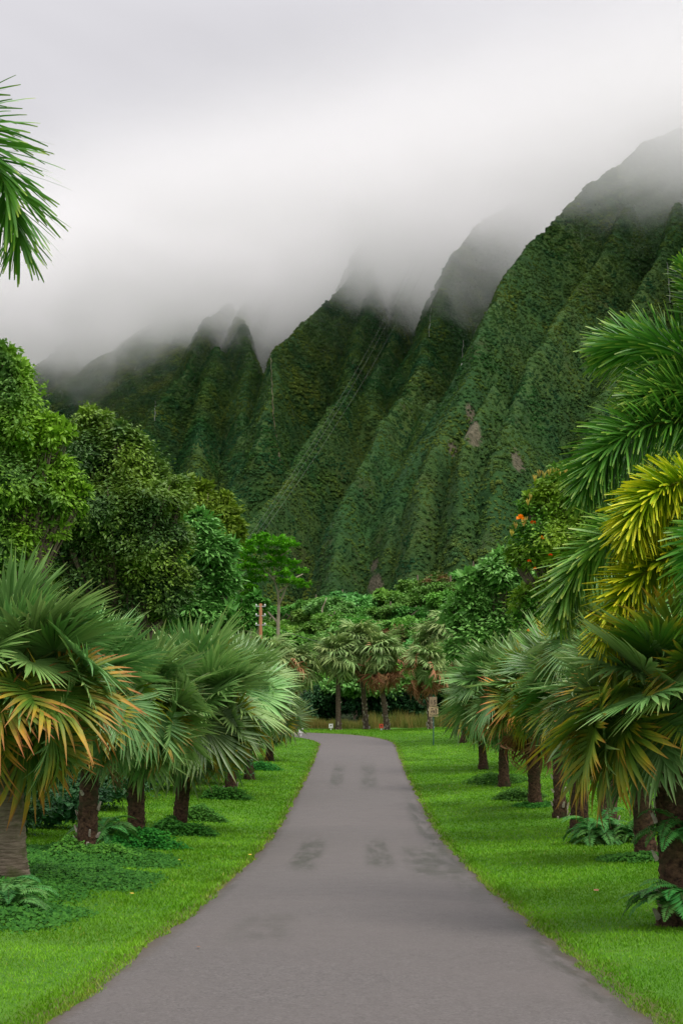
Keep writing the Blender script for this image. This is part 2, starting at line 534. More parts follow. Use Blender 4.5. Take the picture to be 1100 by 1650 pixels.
M['asphalt'] = g.bsdf(c, ro, 0.3, fine, 0.6, 0.012)
b = MB()
US = np.array([-2.3, -2.1, -1.5, -0.9, -0.3, 0.3, 0.9, 1.5, 2.1, 2.3])
V = []; T = []
# resample the path more densely for a lively edge
seg = np.hypot(*np.diff(path, axis=0).T); cum = np.concatenate([[0], np.cumsum(seg)])
ss = np.arange(0, cum[-1], 0.25)
PX = np.interp(ss, cum, path[:, 0]); PYY = np.interp(ss, cum, path[:, 1])
tx = np.gradient(PX); ty = np.gradient(PYY); tl = np.hypot(tx, ty)
nxv, nyv = ty / tl, -tx / tl
for j, uu in enumerate(US):
    off = uu
    if j in (0, 9):
        off = uu + np.sign(uu) * (0.10 * fbm(ss / 1.1, ss * 0 + j, 4, 9) * 2 - 0.02)
        off = off + (0.05 if j == 0 else 0.0)
    X = PX + nxv * off; Yv = PYY + nyv * off
    Z = prof(Yv) + 0.012 * (1 - (uu / 2.3) ** 2) * 2 + (0 if j not in (0, 9) else -0.01)
    V.append(np.stack([X, Yv, Z], 1)); T.append(np.full(len(X), uu))
V = np.stack(V, 1).reshape(-1, 3); T = np.stack(T, 1).ravel()
b.add(V, gridfaces(10, len(ss)), T)
tag(b.build('road', M['asphalt']), kind='structure')

# ------------------------------------------------------------------ mountains
spurs = [
    [(1300, 60, 1880), (1180, 140, 1780), (1100, 208, 1720), (1035, 228, 1690), (985, 272, 1650), (945, 300, 1620), (918, 335, 1580), (875, 375, 1530), (835, 432, 1460), (800, 485, 1400), (768, 540, 1340), (748, 610, 1290), (730, 690, 1240), (705, 770, 1190), (682, 860, 1130), (668, 940, 1090)],
    [(900, 300, 2150), (830, 335, 2020), (770, 362, 1940), (722, 412, 1860), (704, 470, 1780), (692, 530, 1700), (670, 605, 1580), (645, 690, 1450), (636, 760, 1360), (628, 850, 1260), (622, 930, 1180)],
    [(645, 640, 1500), (614, 700, 1400), (582, 765, 1310), (556, 850, 1220), (540, 930, 1150)],
    [(620, 380, 2180), (577, 392, 2050), (556, 445, 1970), (524, 488, 1890), (486, 522, 1820), (450, 566, 1750), (430, 640, 1660), (415, 720, 1560)],
    [(577, 392, 2050), (592, 470, 1950), (580, 560, 1800), (556, 640, 1650), (492, 722, 1500), (440, 800, 1380), (402, 862, 1280), (375, 930, 1180)],
    [(660, 395, 2250), (640, 470, 2050), (625, 560, 1850), (600, 650, 1650)],
    [(520, 402, 2420), (470, 442, 2360), (440, 490, 2280), (425, 530, 2150)],
    [(450, 405, 2560), (408, 425, 2500), (372, 478, 2420), (345, 512, 2250)],
    [(372, 490, 2230), (342, 512, 2150), (320, 555, 2060), (292, 602, 1960), (255, 662, 1830), (228, 704, 1740), (200, 770, 1620)],
    [(410, 470, 2400), (398, 505, 2180), (392, 524, 2050), (400, 600, 1900), (388, 680, 1740), (378, 770, 1580), (372, 860, 1440)],
    [(345, 560, 1980), (330, 650, 1820), (310, 740, 1660), (300, 830, 1520)],
    [(240, 480, 2760), (185, 505, 2650), (150, 525, 2580), (108, 556, 2500), (62, 592, 2420), (20, 650, 2320), (-30, 720, 2200)],
    [(190, 508, 2640), (205, 590, 2440), (180, 690, 2240), (150, 780, 2080)],
    [(110, 556, 2500), (120, 650, 2330), (95, 740, 2180)],
    [(1012, 330, 1620), (955, 438, 1510), (915, 500, 1420), (872, 562, 1340), (838, 672, 1230), (808, 790, 1140), (782, 890, 1070)],
    [(1100, 330, 1580), (1062, 420, 1500), (1005, 560, 1370), (962, 655, 1280), (922, 765, 1180), (882, 885, 1090)],
    [(1200, 300, 1540), (1120, 500, 1380), (1062, 680, 1240), (1020, 810, 1130)],
    [(800, 620, 1260), (775, 715, 1190), (752, 800, 1130), (737, 900, 1070)],
    [(700, 640, 1440), (672, 720, 1330), (655, 800, 1240), (650, 880, 1180)],
    [(-60, 470, 2900), (-150, 560, 2700), (-230, 680, 2450), (-300, 800, 2200)],
    [(-300, 440, 3100), (-450, 560, 2800), (-550, 720, 2500)],
    [(1400, 100, 1750), (1330, 330, 1480), (1270, 560, 1280), (1230, 760, 1120)],
    [(1600, 100, 1700), (1560, 400, 1400), (1520, 700, 1150)],
]
crests = [[at(*q) for q in s_] for s_ in spurs]
crests.append([Vector(q) for q in ((1900, 1500, 980), (900, 1950, 960), (350, 2330, 900), (-150, 2580, 860), (-520, 2860, 820), (-1000, 3150, 800), (-2200, 3700, 800))])

STEP = 5.0
mx_ = np.arange(-1500, 1251, STEP); my_ = np.arange(900, 3301, STEP)
MX, MY = np.meshgrid(mx_, my_)
wx = MX + 40 * fbm(MX / 130, MY / 130, 4, 21); wy = MY + 40 * fbm(MX / 130, MY / 130, 4, 31)
H = np.full(MX.shape, -1e3)
for si, cr in enumerate(crests):
    main = si == len(crests) - 1
    best = np.full(MX.shape, -1e3); acc = 0
    tcoord = np.zeros(MX.shape)
    for a, bb in zip(cr[:-1], cr[1:]):
        dx, dy = bb.x - a.x, bb.y - a.y
        L2 = dx * dx + dy * dy; L = math.sqrt(L2)
        t = np.clip(((wx - a.x) * dx + (wy - a.y) * dy) / L2, 0, 1)
        d = np.hypot(wx - a.x - t * dx, wy - a.y - t * dy)
        sgn = np.sign((wx - a.x) * dy - (wy - a.y) * dx)
        tt = acc + t * L
        # side ribs run down from the crest
        rib = vnoise(tt / 95 + sgn * 7.3 + d * 0.002, tt * 0 + si * 3.1 + sgn, 50) * 0.65 + vnoise(tt / 38 + d * 0.005, tt * 0 + si * 5.7 + sgn * 2, 61) * 0.35
        k = (1.25 if main else 2.5) * (0.56 + 0.90 * rib)
        hh = a.z + (bb.z - a.z) * t - k * (np.sqrt(d * d + 36.0) - 6.0)
        best = np.where(hh > best, hh, best)
        acc += L
    H = np.maximum(H, best)
H = H + 20 * fbm(MX / 80, MY / 80, 4, 70) + 7.0 * np.abs(fbm(MX / 26, MY / 26, 3, 80)) * 2 + 5 * fbm(MX / 13, MY / 13, 2, 85)
base = prof(MY)
foot = base + 30 * sstep(950, 1300, MY) + 14 * fbm(MX / 90, MY / 90, 3, 90)
H = np.maximum(H, foot - 12)
H = np.where(MY < 960, np.minimum(H, base - 4 + (MY - 900) * 1.5), H)

def mh(x, y):
    i = np.clip((np.asarray(x) - mx_[0]) / STEP, 0, len(mx_) - 1.001); j = np.clip((np.asarray(y) - my_[0]) / STEP, 0, len(my_) - 1.001)
    i0 = i.astype(int); j0 = j.astype(int); fx = i - i0; fy = j - j0
    return (H[j0, i0] * (1 - fx) + H[j0, i0 + 1] * fx) * (1 - fy) + (H[j0 + 1, i0] * (1 - fx) + H[j0 + 1, i0 + 1] * fx) * fy


def mhit(px, py, y0=950):
    Y = np.arange(y0, 3200, 1.5)
    X = (px - 550) * Y / FPX; Z = CAMZ + (1130 - py) * Y / FPX
    k = np.argmax(mh(X, Y) >= Z)
    return Vector((X[k], Y[k], Z[k]))


g = NG('mountain_side')
p = g.pos()
big = g.noise(0.006, 4, 0.6, p); sm = g.noise(0.07, 5, 0.7, p); fi = g.noise(0.35, 4, 0.7, p)
c = g.mix(g.rng(big, 0.38, 0.62), (0.030, 0.090, 0.020), (0.070, 0.120, 0.024))
c = g.mix(g.rng(sm, 0.35, 0.7), c, (0.020, 0.060, 0.018))
c = g.mix(g.math('MULTIPLY', g.rng(g.noise(0.018, 5, 0.65, p), 0.58, 0.68), 0.3), c, (0.095, 0.075, 0.030))
# bare rock where the cliff has broken away
for (q, rad) in ((mhit(762, 694), 12), (mhit(604, 940), 8), (mhit(603, 912), 6), (mhit(833, 744), 9), (mhit(728, 724), 6), (mhit(757, 668), 7)):
    vm = g.n('VectorMath', operation='DISTANCE'); g.l(g.vmap(p, (1.25, 0.3, 0.62)), vm.inputs[0]); vm.inputs[1].default_value = (q.x * 1.25, q.y * 0.3, q.z * 0.62)
    f = g.math('ADD', vm.outputs['Value'], g.math('MULTIPLY', g.math('SUBTRACT', sm, 0.5), rad * 2.2))
    c = g.mix(g.math('MULTIPLY', g.rng(f, rad * 0.6, rad * 1.15, 1, 0, True), 0.9), c, g.mix(g.rng(fi, 0.35, 0.65), (0.070, 0.062, 0.040), (0.17, 0.145, 0.10)))
M['mountain'] = g.bsdf(c, 0.95, 0.15, g.math('ADD', g.math('MULTIPLY', sm, 3.0), fi), 1.0, 2.5)
b = MB()
b.add(np.stack([MX.ravel(), MY.ravel(), H.ravel()], 1), gridfaces(len(mx_), len(my_)))
tag(b.build('mountain', M['mountain']), kind='structure')


# ---- forest covering the mountain: thousands of leafy clumps (one mass, nobody could count it)
def leaf_quads(P, Nn, D, L, W, rv, b, t0=0.0, t1=1.0, mi=0, fold=0.18):
    """rhombic leaves: base P, axis D, normal Nn"""
    S = np.cross(Nn, D); S /= np.linalg.norm(S, axis=1)[:, None] + 1e-9
    L = np.broadcast_to(L, (len(P),))[:, None]; W = np.broadcast_to(W, (len(P),))[:, None]
    a = P; tip = P + D * L; m = P + D * L * 0.45 + Nn * W * fold
    l = m + S * W * 0.5; r = m - S * W * 0.5
    V = np.stack([a, r, tip, l], 1).reshape(-1, 3)
    n = len(P); i = np.arange(n) * 4
    F = np.concatenate([np.stack([i, i + 1, i + 2], 1), np.stack([i, i + 2, i + 3], 1)])
    T = np.tile([t0, (t0 + t1) / 2, t1, (t0 + t1) / 2], n)
    b.add(V, F, T, np.repeat(rv, 4), mi)


def unit(n, r=rng):
    v = r.normal(size=(n, 3)); return v / np.linalg.norm(v, axis=1)[:, None]


def norm(v): return v / (np.linalg.norm(v, axis=1)[:, None] + 1e-9)


def clump_mesh(name, seed, n=90):
    r = np.random.default_rng(seed)
    b = MB()
    d = unit(n, r); d[:, 2] = np.abs(d[:, 2]) * 1.1 - 0.25; d = norm(d)
    P = d * (0.62 + 0.45 * r.random((n, 1))) * np.array([1, 1, 0.85])
    Nn = norm(d + np.array([0, 0, 0.5]) + 0.5 * unit(n, r))
    D = norm(np.cross(Nn, unit(n, r)))
    leaf_quads(P - D * 0.25, Nn, D, 0.42 + 0.3 * r.random(n), 0.34 + 0.2 * r.random(n), r.random(n), b)
    return b.mesh(name, M['clump'], False)


g = NG('mountain_foliage')
oi = g.n('ObjectInfo')
lo = oi.outputs['Location']
c = g.mix(g.rng(g.noise(0.008, 5, 0.65, lo), 0.38, 0.60), (0.036, 0.120, 0.026), (0.130, 0.190, 0.030))
c = g.mix(g.rng(g.noise(0.03, 4, 0.6, lo), 0.40, 0.66), c, (0.028, 0.098, 0.036))
c = g.mix(g.math('MULTIPLY', g.rng(g.noise(0.020, 5, 0.65, g.vmap(lo, (1, 1, 1), (31, 7, 3))), 0.56, 0.68), 0.22), c, (0.120, 0.100, 0.032))
h = g.n('HueSaturation'); g.l(c, h.inputs['Color'])
g.l(g.math('MULTIPLY', g.rng(oi.outputs['Random'], 0, 1, 0.78, 1.24), g.rng(g.attr('rnd'), 0, 1, 0.8, 1.2)), h.inputs['Value'])
M['clump'] = g.bsdf(h.outputs[0], 0.8, 0.08)

cl_col = bpy.data.collections.new('mountain_clumps')
for k in range(4):
    o = bpy.data.objects.new('leaf_clump', clump_mesh('leaf_clump', 100 + k))
    cl_col.objects.link(o)

NS = 1000000
X = rng.uniform(-1300, 1200, NS); Y = rng.uniform(940, 3050, NS)
e = 6.0
Z = mh(X, Y); sx = (mh(X + e, Y) - mh(X - e, Y)) / (2 * e); sy = (mh(X, Y + e) - mh(X, Y - e)) / (2 * e)
pxx = 550 + X * FPX / Y; pyy = 1130 - (Z - CAMZ) * FPX / Y
nrm = np.stack([-sx, -sy, np.ones(NS)], 1); area = np.linalg.norm(nrm, axis=1); nrm /= area[:, None]
view = np.stack([-X, -Y, -Z], 1); view /= np.linalg.norm(view, axis=1)[:, None]
face = (nrm * view).sum(1)
keep = (pxx > -160) & (pxx < 1260) & (pyy > 130) & (pyy < 1050) & (face > -0.12)
keep &= rng.random(NS) < np.clip(area / 2.6, 0, 1)
# leave the broken rock bare
for (q, rad) in ((mhit(762, 694), 11), (mhit(604, 940), 8), (mhit(603, 912), 5), (mhit(833, 744), 6)):
    dd = np.sqrt((1.25 * (X - q.x)) ** 2 + (0.3 * (Y - q.y)) ** 2 + (0.62 * (Z - q.z)) ** 2)
    keep &= dd > rad * (0.75 + 0.5 * rng.random(NS))
X, Y, Z, face = X[keep], Y[keep], Z[keep], face[keep]
print('mountain clumps', len(X))
me = bpy.data.meshes.new('mountain_forest')
me.vertices.add(len(X)); me.vertices.foreach_set('co', np.stack([X, Y, Z], 1).astype(np.float32).ravel())
a = me.attributes.new('scl', 'FLOAT', 'POINT')
patchy = np.clip(0.5 + 1.6 * fbm(X / 45, Z / 45, 3, 13), 0.15, 1.2)
a.data.foreach_set('value', ((1.2 + 2.4 * rng.random(len(X)) ** 4 * patchy + 0.8 * patchy) * np.clip(Y / 1700, .75, 1.5)).astype(np.float32))
a = me.attributes.new('rz', 'FLOAT', 'POINT')
a.data.foreach_set('value', (rng.random(len(X)) * 6.28).astype(np.float32))
mf = tag(link('mountain_forest', me), 'dense green trees and scrub covering the steep fluted mountainside', 'forest', None, 'stuff')
ng = bpy.data.node_groups.new('scatter', 'GeometryNodeTree')
ng.interface.new_socket('Geometry', in_out='INPUT', socket_type='NodeSocketGeometry')
ng.interface.new_socket('Geometry', in_out='OUTPUT', socket_type='NodeSocketGeometry')
gi = ng.nodes.new('NodeGroupInput'); go = ng.nodes.new('NodeGroupOutput')
ci = ng.nodes.new('GeometryNodeCollectionInfo'); ci.inputs[0].default_value = cl_col; ci.inputs['Separate Children'].default_value = True
iop = ng.nodes.new('GeometryNodeInstanceOnPoints'); iop.inputs['Pick Instance'].default_value = True
na = ng.nodes.new('GeometryNodeInputNamedAttribute'); na.data_type = 'FLOAT'; na.inputs[0].default_value = 'scl'
nr = ng.nodes.new('GeometryNodeInputNamedAttribute'); nr.data_type = 'FLOAT'; nr.inputs[0].default_value = 'rz'
cx_ = ng.nodes.new('ShaderNodeCombineXYZ')
ng.links.new(nr.outputs[0], cx_.inputs[2])
ng.links.new(gi.outputs[0], iop.inputs['Points']); ng.links.new(ci.outputs[0], iop.inputs['Instance'])
ng.links.new(cx_.outputs[0], iop.inputs['Rotation']); ng.links.new(na.outputs[0], iop.inputs['Scale'])
ng.links.new(iop.outputs[0], go.inputs[0])
md = mf.modifiers.new('scatter', 'NODES'); md.node_group = ng

# ---- cloud lying on the mountain tops
g = NG('cloud_vapour')
p = g.obj()
sx_ = g.n('SeparateXYZ'); g.l(p, sx_.inputs[0])
lump = g.noise(0.0036, 6, 0.60, g.vmap(p, (1, 1, 1.3)), 0.8)
zz = g.math('ADD', sx_.outputs[2], g.math('MULTIPLY', g.math('SUBTRACT', lump, 0.5), 500))
zz = g.math('ADD', zz, g.math('MULTIPLY', g.math('SUBTRACT', g.noise(0.011, 5, 0.6, g.vmap(p, (1, 1, 1.6)), 1.0), 0.5), 190))
dn = g.rng(zz, 475, 665, 0, 1, True)
along = g.math('ADD', sx_.outputs[1], g.math('MULTIPLY', sx_.outputs[0], 0.6))
dn = g.math('MULTIPLY', dn, g.rng(along, 1420, 1980, 0, 1, True))
dn = g.math('MULTIPLY', dn, g.rng(sx_.outputs[2], 660, 800, 1, 0, True))
dn = g.math('MULTIPLY', dn, 0.013)
mist = g.math('MULTIPLY', g.rng(zz, 330, 640, 0, 0.0004, True), g.rng(along, 1600, 2000, 0, 1, True))
dn = g.math('ADD', dn, g.math('MULTIPLY', mist, g.rng(sx_.outputs[2], 740, 860, 1, 0, True)))
pv = g.n('VolumePrincipled')
pv.inputs['Color'].default_value = (0.998, 0.990, 1.0, 1)
pv.inputs['Anisotropy'].default_value = 0.1
g.l(dn, pv.inputs['Density'])
g.l(pv.outputs[0], g.out.inputs['Volume'])
M['cloud'] = g.mat
b = MB(); b.box((-2300, 1320, 250), (1900, 3500, 880))
cl = tag(b.build('cloud', M['cloud'], smooth=False), 'low grey cloud lying over the mountain tops', 'cloud', None, 'stuff')

# ------------------------------------------------------------------ fan palms
def fan_leaf(name, seed, mats, petiole=1.0, Rr=1.2, nseg=54, spread=2.25, droop=0.5, pitch=25, cup=0.22, ragged=0.12, hang=0.0):
    r = np.random.default_rng(seed)
    b = MB()
    # petiole, a flattened stalk that bows under the blade
    ps = np.linspace(0, 1, 6)
    pts = [(petiole * q, 0, -0.10 * petiole * q * q) for q in ps]
    b.tube(pts, [0.034 - 0.016 * q for q in ps], 5, t=-1.0, r=0.6, cap=False)
    hub = np.array(pts[-1])
    pa = R(pitch)
    ST = np.array([0.05, 0.28, 0.50, 0.64, 0.80, 0.93, 1.0])
    da = 2 * spread / nseg
    ring = []
    for i in range(nseg):
        a = -spread + (i + 0.5) * da + r.normal() * da * 0.16
        L = Rr * (0.80 + 0.20 * math.cos(a * 0.62)) * (1 + ragged * r.normal())
        split = 0.58 + 0.12 * r.random()
        dr = droop * (0.5 + r.random()) * (1.0 + (2.0 if r.random() < hang else 0.0))
        side = r.normal() * 0.05
        rad = ST * L
        hw = np.where(ST <= split, rad * math.tan(da / 2) * 1.02, split * L * math.tan(da / 2) * (1 - ((ST - split) / (1 - split)).clip(0) ** 1.25))
        hw[-1] = 0.002
        bend = np.clip(ST - 0.42, 0, 1)
        zc = cup * abs(math.sin(a * 0.75)) * rad - dr * L * bend ** 1.8
        rr = rad * (1 - 0.22 * dr * bend)
        ca, sa = math.cos(a), math.sin(a)
        cxx = rr * ca - side * bend * L * sa; cyy = rr * sa + side * bend * L * ca
        V = np.zeros((len(ST), 3, 3))
        for q, (sg, lift) in enumerate(((-1, 0.62), (0, 0.0), (1, 0.62))):
            V[:, q, 0] = cxx - sa * hw * sg
            V[:, q, 1] = cyy + ca * hw * sg
            V[:, q, 2] = zc + hw * lift
        V = V.reshape(-1, 3)
        # blade bends down from the stalk
        x, z = V[:, 0].copy(), V[:, 2].copy()
        V[:, 0] = x * math.cos(pa) + z * math.sin(pa); V[:, 2] = -x * math.sin(pa) + z * math.cos(pa)
        V += hub
        F = []
        for k in range(len(ST) - 1):
            for q in range(2):
                F.append((k * 3 + q, k * 3 + q + 1, k * 3 + q + 4, k * 3 + q + 3))
        b.add(V, F, np.repeat(ST, 3), r.random())
    return b.mesh(name, mats, True)


FAN = {}
for kind, mat, n, kw in (
        ('green', 'fan_green', 9, dict(droop=0.11)),
        ('yellow', 'fan_yellow', 4, dict(droop=0.17)),
        ('orange', 'fan_orange', 3, dict(droop=0.42, ragged=0.16, petiole=0.8, Rr=1.1)),
        ('dead', 'fan_dead', 3, dict(droop=1.0, spread=1.2, nseg=26, cup=0.9, ragged=0.2, pitch=12)),
        ('far', 'fan_far', 5, dict(droop=0.75, nseg=34, petiole=0.62, Rr=1.1, pitch=30, ragged=0.15))):
    FAN[kind] = []
    for k in range(n):
        kk = dict(kw)
        if kind in ('green', 'yellow'):
            kk.update(petiole=0.58 + (0.11 * k) % 0.42, Rr=1.08 + 0.05 * (k % 3), pitch=(6, 30, 46, 62)[k % 4], cup=0.05 + 0.06 * (k % 4), spread=2.25 + 0.2 * (k % 3), hang=0.10 * (k % 3))
        FAN[kind].append(fan_leaf('fan_leaf', 500 + 37 * k + len(kind), M[mat], **kk))


def spear_mesh():
    b = MB()
    for i in range(9):
        a = i * 0.7
        b.tube([(0, 0, 0), (0.02 * math.cos(a), 0.02 * math.sin(a), 0.5), (0.05 * math.cos(a), 0.05 * math.sin(a), 1.1)], [0.02, 0.022, 0.002], 4, t=0.3, r=0.9)
    return b.mesh('spear_leaf', M['fan_yellow'])


SPEAR = spear_mesh()


def trunk_mesh(name, pts, rad, mat, k=14, rings=0.09, boots=0, seed=0):
    """ringed stem along a bowed line"""
    random.seed(seed)
    P = [Vector(p) for p in pts]
    L = sum((q - p).length for p, q in zip(P[:-1], P[1:]))
    n = max(10, int(L / rings)) * 2
    out = []; rr = []
    for i in range(n + 1):
        s_ = i / n * (len(P) - 1); j = min(int(s_), len(P) - 2); f = s_ - j
        out.append(P[j].lerp(P[j + 1], f))
        rr.append((rad[j] * (1 - f) + rad[j + 1] * f) * (1.035 if i % 2 else 0.975))
    b = MB(); b.tube(out, rr, k, t=0, r=0.5, rough=0.07)
    return b.mesh(name, mat), out, rr


def pick(rr_, kd, el):
    """upright leaves carry their blade in line with the stalk, lower ones let it hang"""
    L_ = FAN[kd]
    if kd in ('green', 'yellow'):
        L_ = [m_ for i_, m_ in enumerate(L_) if (i_ % 4 < 2 if el > 28 else i_ % 4 > 0)]
    return rr_.choice(L_)


def palm(base, crown, r0, r1, leaves, label, group, kinds, scale=1.0, trunk='trunk_dark', boots=0, seed=0, emin=-48, emax=82, extra=(), dead=0, name='fan_palm'):
    """base and crown are world points; leaves stand round the crown in a golden-angle spiral"""
    rr_ = random.Random(seed)
    root = thing(name, base, label, 'palm tree', group)
    top = Vector(crown) - Vector(base)
    bow = Vector((rr_.uniform(-.08, .08), rr_.uniform(-.08, .08), 0))
    pts = [Vector((0, 0, -0.25)), Vector((0, 0, 0.0)), Vector((0, 0, 0)).lerp(top, 0.12), Vector((0, 0, 0)).lerp(top, 0.5) + bow, top]
    tm, tp, tr = trunk_mesh('trunk', pts, [r0 * 1.3, r0 * 1.08, r0 * .85, (r0 + r1) * .41, r1 * .85], M[trunk], seed=seed)
    link('trunk', tm, root)
    if boots:
        b = MB(); random.seed(seed + 5)
        for i in range(boots):
            f = rr_.uniform(0.06, 0.93); idx = int(f * (len(tp) - 1)); p = tp[idx]; a = rr_.uniform(0, 6.283); q = tr[idx]
            d = Vector((math.cos(a), math.sin(a), 0)); u_ = Vector((0, 0, 1)); s_ = d.cross(u_)
            hh = rr_.uniform(0.08, 0.17); ww = rr_.uniform(0.025, 0.055)
            A = p + d * q * 0.9
            b.add([tuple(A + s_ * ww), tuple(A - s_ * ww), tuple(A + d * 0.07 + u_ * hh - s_ * ww * .6), tuple(A + d * 0.07 + u_ * hh + s_ * ww * .6),
                   tuple(A + d * 0.05 + s_ * ww * .7 - u_ * 0.03), tuple(A + d * 0.05 - s_ * ww * .7 - u_ * 0.03), tuple(A + d * 0.10 + u_ * hh * .95 - s_ * ww * .5), tuple(A + d * 0.10 + u_ * hh * .95 + s_ * ww * .5)],
                  [(0, 1, 2, 3), (4, 7, 6, 5), (0, 4, 5, 1), (1, 5, 6, 2), (2, 6, 7, 3), (3, 7, 4, 0)], 0, rr_.random())
        tag(b.build('leaf_boots', M['boot'], root, False), kind='stuff')
    if trunk != 'trunk_pale':
        b = MB()
        for i in range(int(70 * top.length / 3.5)):
            f = rr_.uniform(0.05, 1.0); idx = int(f * (len(tp) - 1)); p = tp[idx]; a = rr_.uniform(0, 6.283); q = tr[idx]
            d = Vector((math.cos(a), math.sin(a), 0)); u_ = Vector((0, 0, 1)); s_ = d.cross(u_)
            hh = rr_.uniform(0.10, 0.24); ww = rr_.uniform(0.03, 0.075); A_ = p + d * q * 0.92; o_ = rr_.uniform(0.03, 0.09)
            b.add([tuple(A_ + s_ * ww), tuple(A_ - s_ * ww), tuple(A_ + d * o_ + u_ * hh + s_ * rr_.uniform(-.02, .02)), tuple(A_ + d * 0.025)], [(0, 3, 2, 2), (3, 1, 2, 2), (0, 2, 1, 1)], 0, rr_.random())
        tag(b.build('trunk_fibre', M[trunk], root, False), kind='stuff')
    leaves = int(leaves * 1.15)
    for i in range(leaves):
        f = i / max(1, leaves - 1)
        el = emax + (emin - emax) * f + rr_.uniform(-9, 9)
        az = i * 2.39996 + rr_.uniform(-.25, .25)
        u_ = rr_.random()
        cum_ = 0; kd = kinds[0][0]
        low = f > 0.55
        for k_, w_hi, w_lo in kinds:
            cum_ += w_lo if low else w_hi
            if u_ <= cum_:
                kd = k_; break
        o = link('fan_leaf', pick(rr_, kd, el), root)
        o.location = top + Vector((0, 0, -0.30 * f)) + Vector((math.cos(az), math.sin(az), 0)) * r1 * 0.6
        o.rotation_euler = (rr_.uniform(-.75, .75), -R(el), az)
        o.scale = (scale * rr_.uniform(0.86, 1.14),) * 3
    for (kd, az, el, roll, sc_) in extra:      # single leaves that stand out in the photograph
        o = link('fan_leaf', pick(rr_, kd, el), root)
        o.location = top + Vector((math.cos(R(az)), math.sin(R(az)), 0)) * r1 * 0.6 + Vector((0, 0, -0.15))
        o.rotation_euler = (R(roll), -R(el), R(az)); o.scale = (sc_,) * 3
    for i in range(dead):
        az = rr_.uniform(0, 6.283)
        o = link('dead_leaf', rr_.choice(FAN['dead']), root)
        o.location = top + Vector((math.cos(az), math.sin(az), 0)) * r1 * 1.1 + Vector((0, 0, -0.35 - 0.1 * rr_.random()))
        o.rotation_euler = (rr_.uniform(-.4, .4), R(rr_.uniform(62, 84)), az); o.scale = (scale * rr_.uniform(0.8, 1.1),) * 3
    o = link('spear_leaf', SPEAR, root); o.location = top
    return root


G = [('green', 0.97, 0.80), ('yellow', 0.03, 0.17), ('orange', 0.0, 0.03)]
GY_ = [('green', 0.85, 0.58), ('yellow', 0.15, 0.36), ('orange', 0.0, 0.06)]
GO = [('green', 0.95, 0.56), ('yellow', 0.05, 0.22), ('orange', 0.0, 0.22)]
GB = [('green', 0.50, 0.40), ('yellow', 0.50, 0.60)]
GL = 'fan palms lining the left verge'
GR = 'fan palms lining the right verge'
GE = 'palms at the bend of the road'


def vpalm(bpx, bpy_, cpx, cpy, r0, r1, leaves, label, group, kinds, **kw):
    B = hit(bpx, bpy_)
    C = at(cpx, cpy, B.y)
    C.y += kw.pop('lean', 0.0)
    return palm(B, C, r0, r1, leaves, label, group, kinds, **kw)


# az: degrees, 0 = +X (right), 90 = away from the camera, -90 = towards the camera
vpalm(15, 1425, 12, 1075, 0.33, 0.25, 36, 'fan palm with thick pale mossy trunk and orange-tipped drooping lower fans', GL, GO, scale=0.98, trunk='trunk_pale', seed=11, emin=-56,
      extra=(('green', -20, 62, 0, 1.15), ('green', -8, 26, -15, 1.1), ('green', -50, 44, 10, 1.15), ('orange', -48, -10, 0, 1.15), ('orange', -85, -16, 0, 1.15), ('yellow', -20, -36, 0, 1.05), ('green', -5, 2, -10, 1.1)))
vpalm(140, 1378, 150, 1100, 0.25, 0.20, 32, 'fan palm on a stump-like dark trunk with whitish leaf bases, beside the pale-trunked palm', GL, G, scale=0.95, boots=26, seed=12, emin=-78)
vpalm(219, 1362, 226, 1124, 0.24, 0.19, 34, 'fan palm with straight brown trunk and one dead reddish fan hanging', GL, G, scale=0.98, seed=13, emin=-70,
      extra=(('dead', 195, -68, 0, 0.95), ('yellow', -60, -20, 0, 0.95), ('yellow', -40, -35, 0, 0.95)))
vpalm(287, 1340, 318, 1125, 0.23, 0.20, 44, 'full fan palm with low lime-yellow fans almost reaching the ivy at its foot', GL, G, scale=1.2, seed=14, emin=-84,
      extra=(('yellow', -70, -35, 0, 1.05), ('yellow', -45, -52, 0, 1.05), ('green', -100, -58, 0, 1.0)))
vpalm(372, 1283, 372, 1105, 0.24, 0.20, 32, 'fan palm with ragged reddish trunk base on the left verge', GL, G, scale=1.25, boots=16, seed=15, emin=-80)
vpalm(402, 1256, 396, 1110, 0.22, 0.19, 28, 'fan palm with yellowing fans halfway along the left verge', GL, GY_, scale=1.25, seed=16, emin=-80)
vpalm(434, 1226, 436, 1128, 0.22, 0.19, 26, 'low blue-green fan palm, last of the left row before the bend', GL, G, scale=1.2, seed=17, emin=-76)

vpalm(1092, 1492, 1088, 1105, 0.25, 0.20, 26, 'fan palm with fern-grown trunk and long bright yellow-green fans', GR, GB, scale=0.78, boots=30, seed=21, emin=-22,
      extra=(('yellow', 172, -4, 10, 1.0), ('yellow', 186, -14, 0, 1.0), ('yellow', 205, -22, -10, 0.92), ('green', 215, -42, 0, 0.8), ('green', 178, -30, 0, 0.9), ('green', 160, 10, 0, .9)))
vpalm(1042, 1384, 1006, 1120, 0.24, 0.19, 32, 'fan palm with leaning dark red-brown trunk on the right lawn', GR, G, scale=0.98, seed=22, emin=-36,
      extra=(('yellow', 195, 12, 0, 1.0), ('green', 170, 30, 0, 1.0)))
vpalm(978, 1350, 985, 1030, 0.25, 0.19, 32, 'tall fan palm rising from a skirt of ferns', GR, G, scale=1.02, boots=20, seed=23, emin=-36,
      extra=(('green', 178, 22, 0, 1.15), ('green', 200, 5, 0, 1.1)))
vpalm(934, 1342, 922, 1105, 0.27, 0.21, 34, 'fan palm with stout dark bulging trunk on open lawn', GR, GY_, scale=1.0, seed=24, emin=-38)
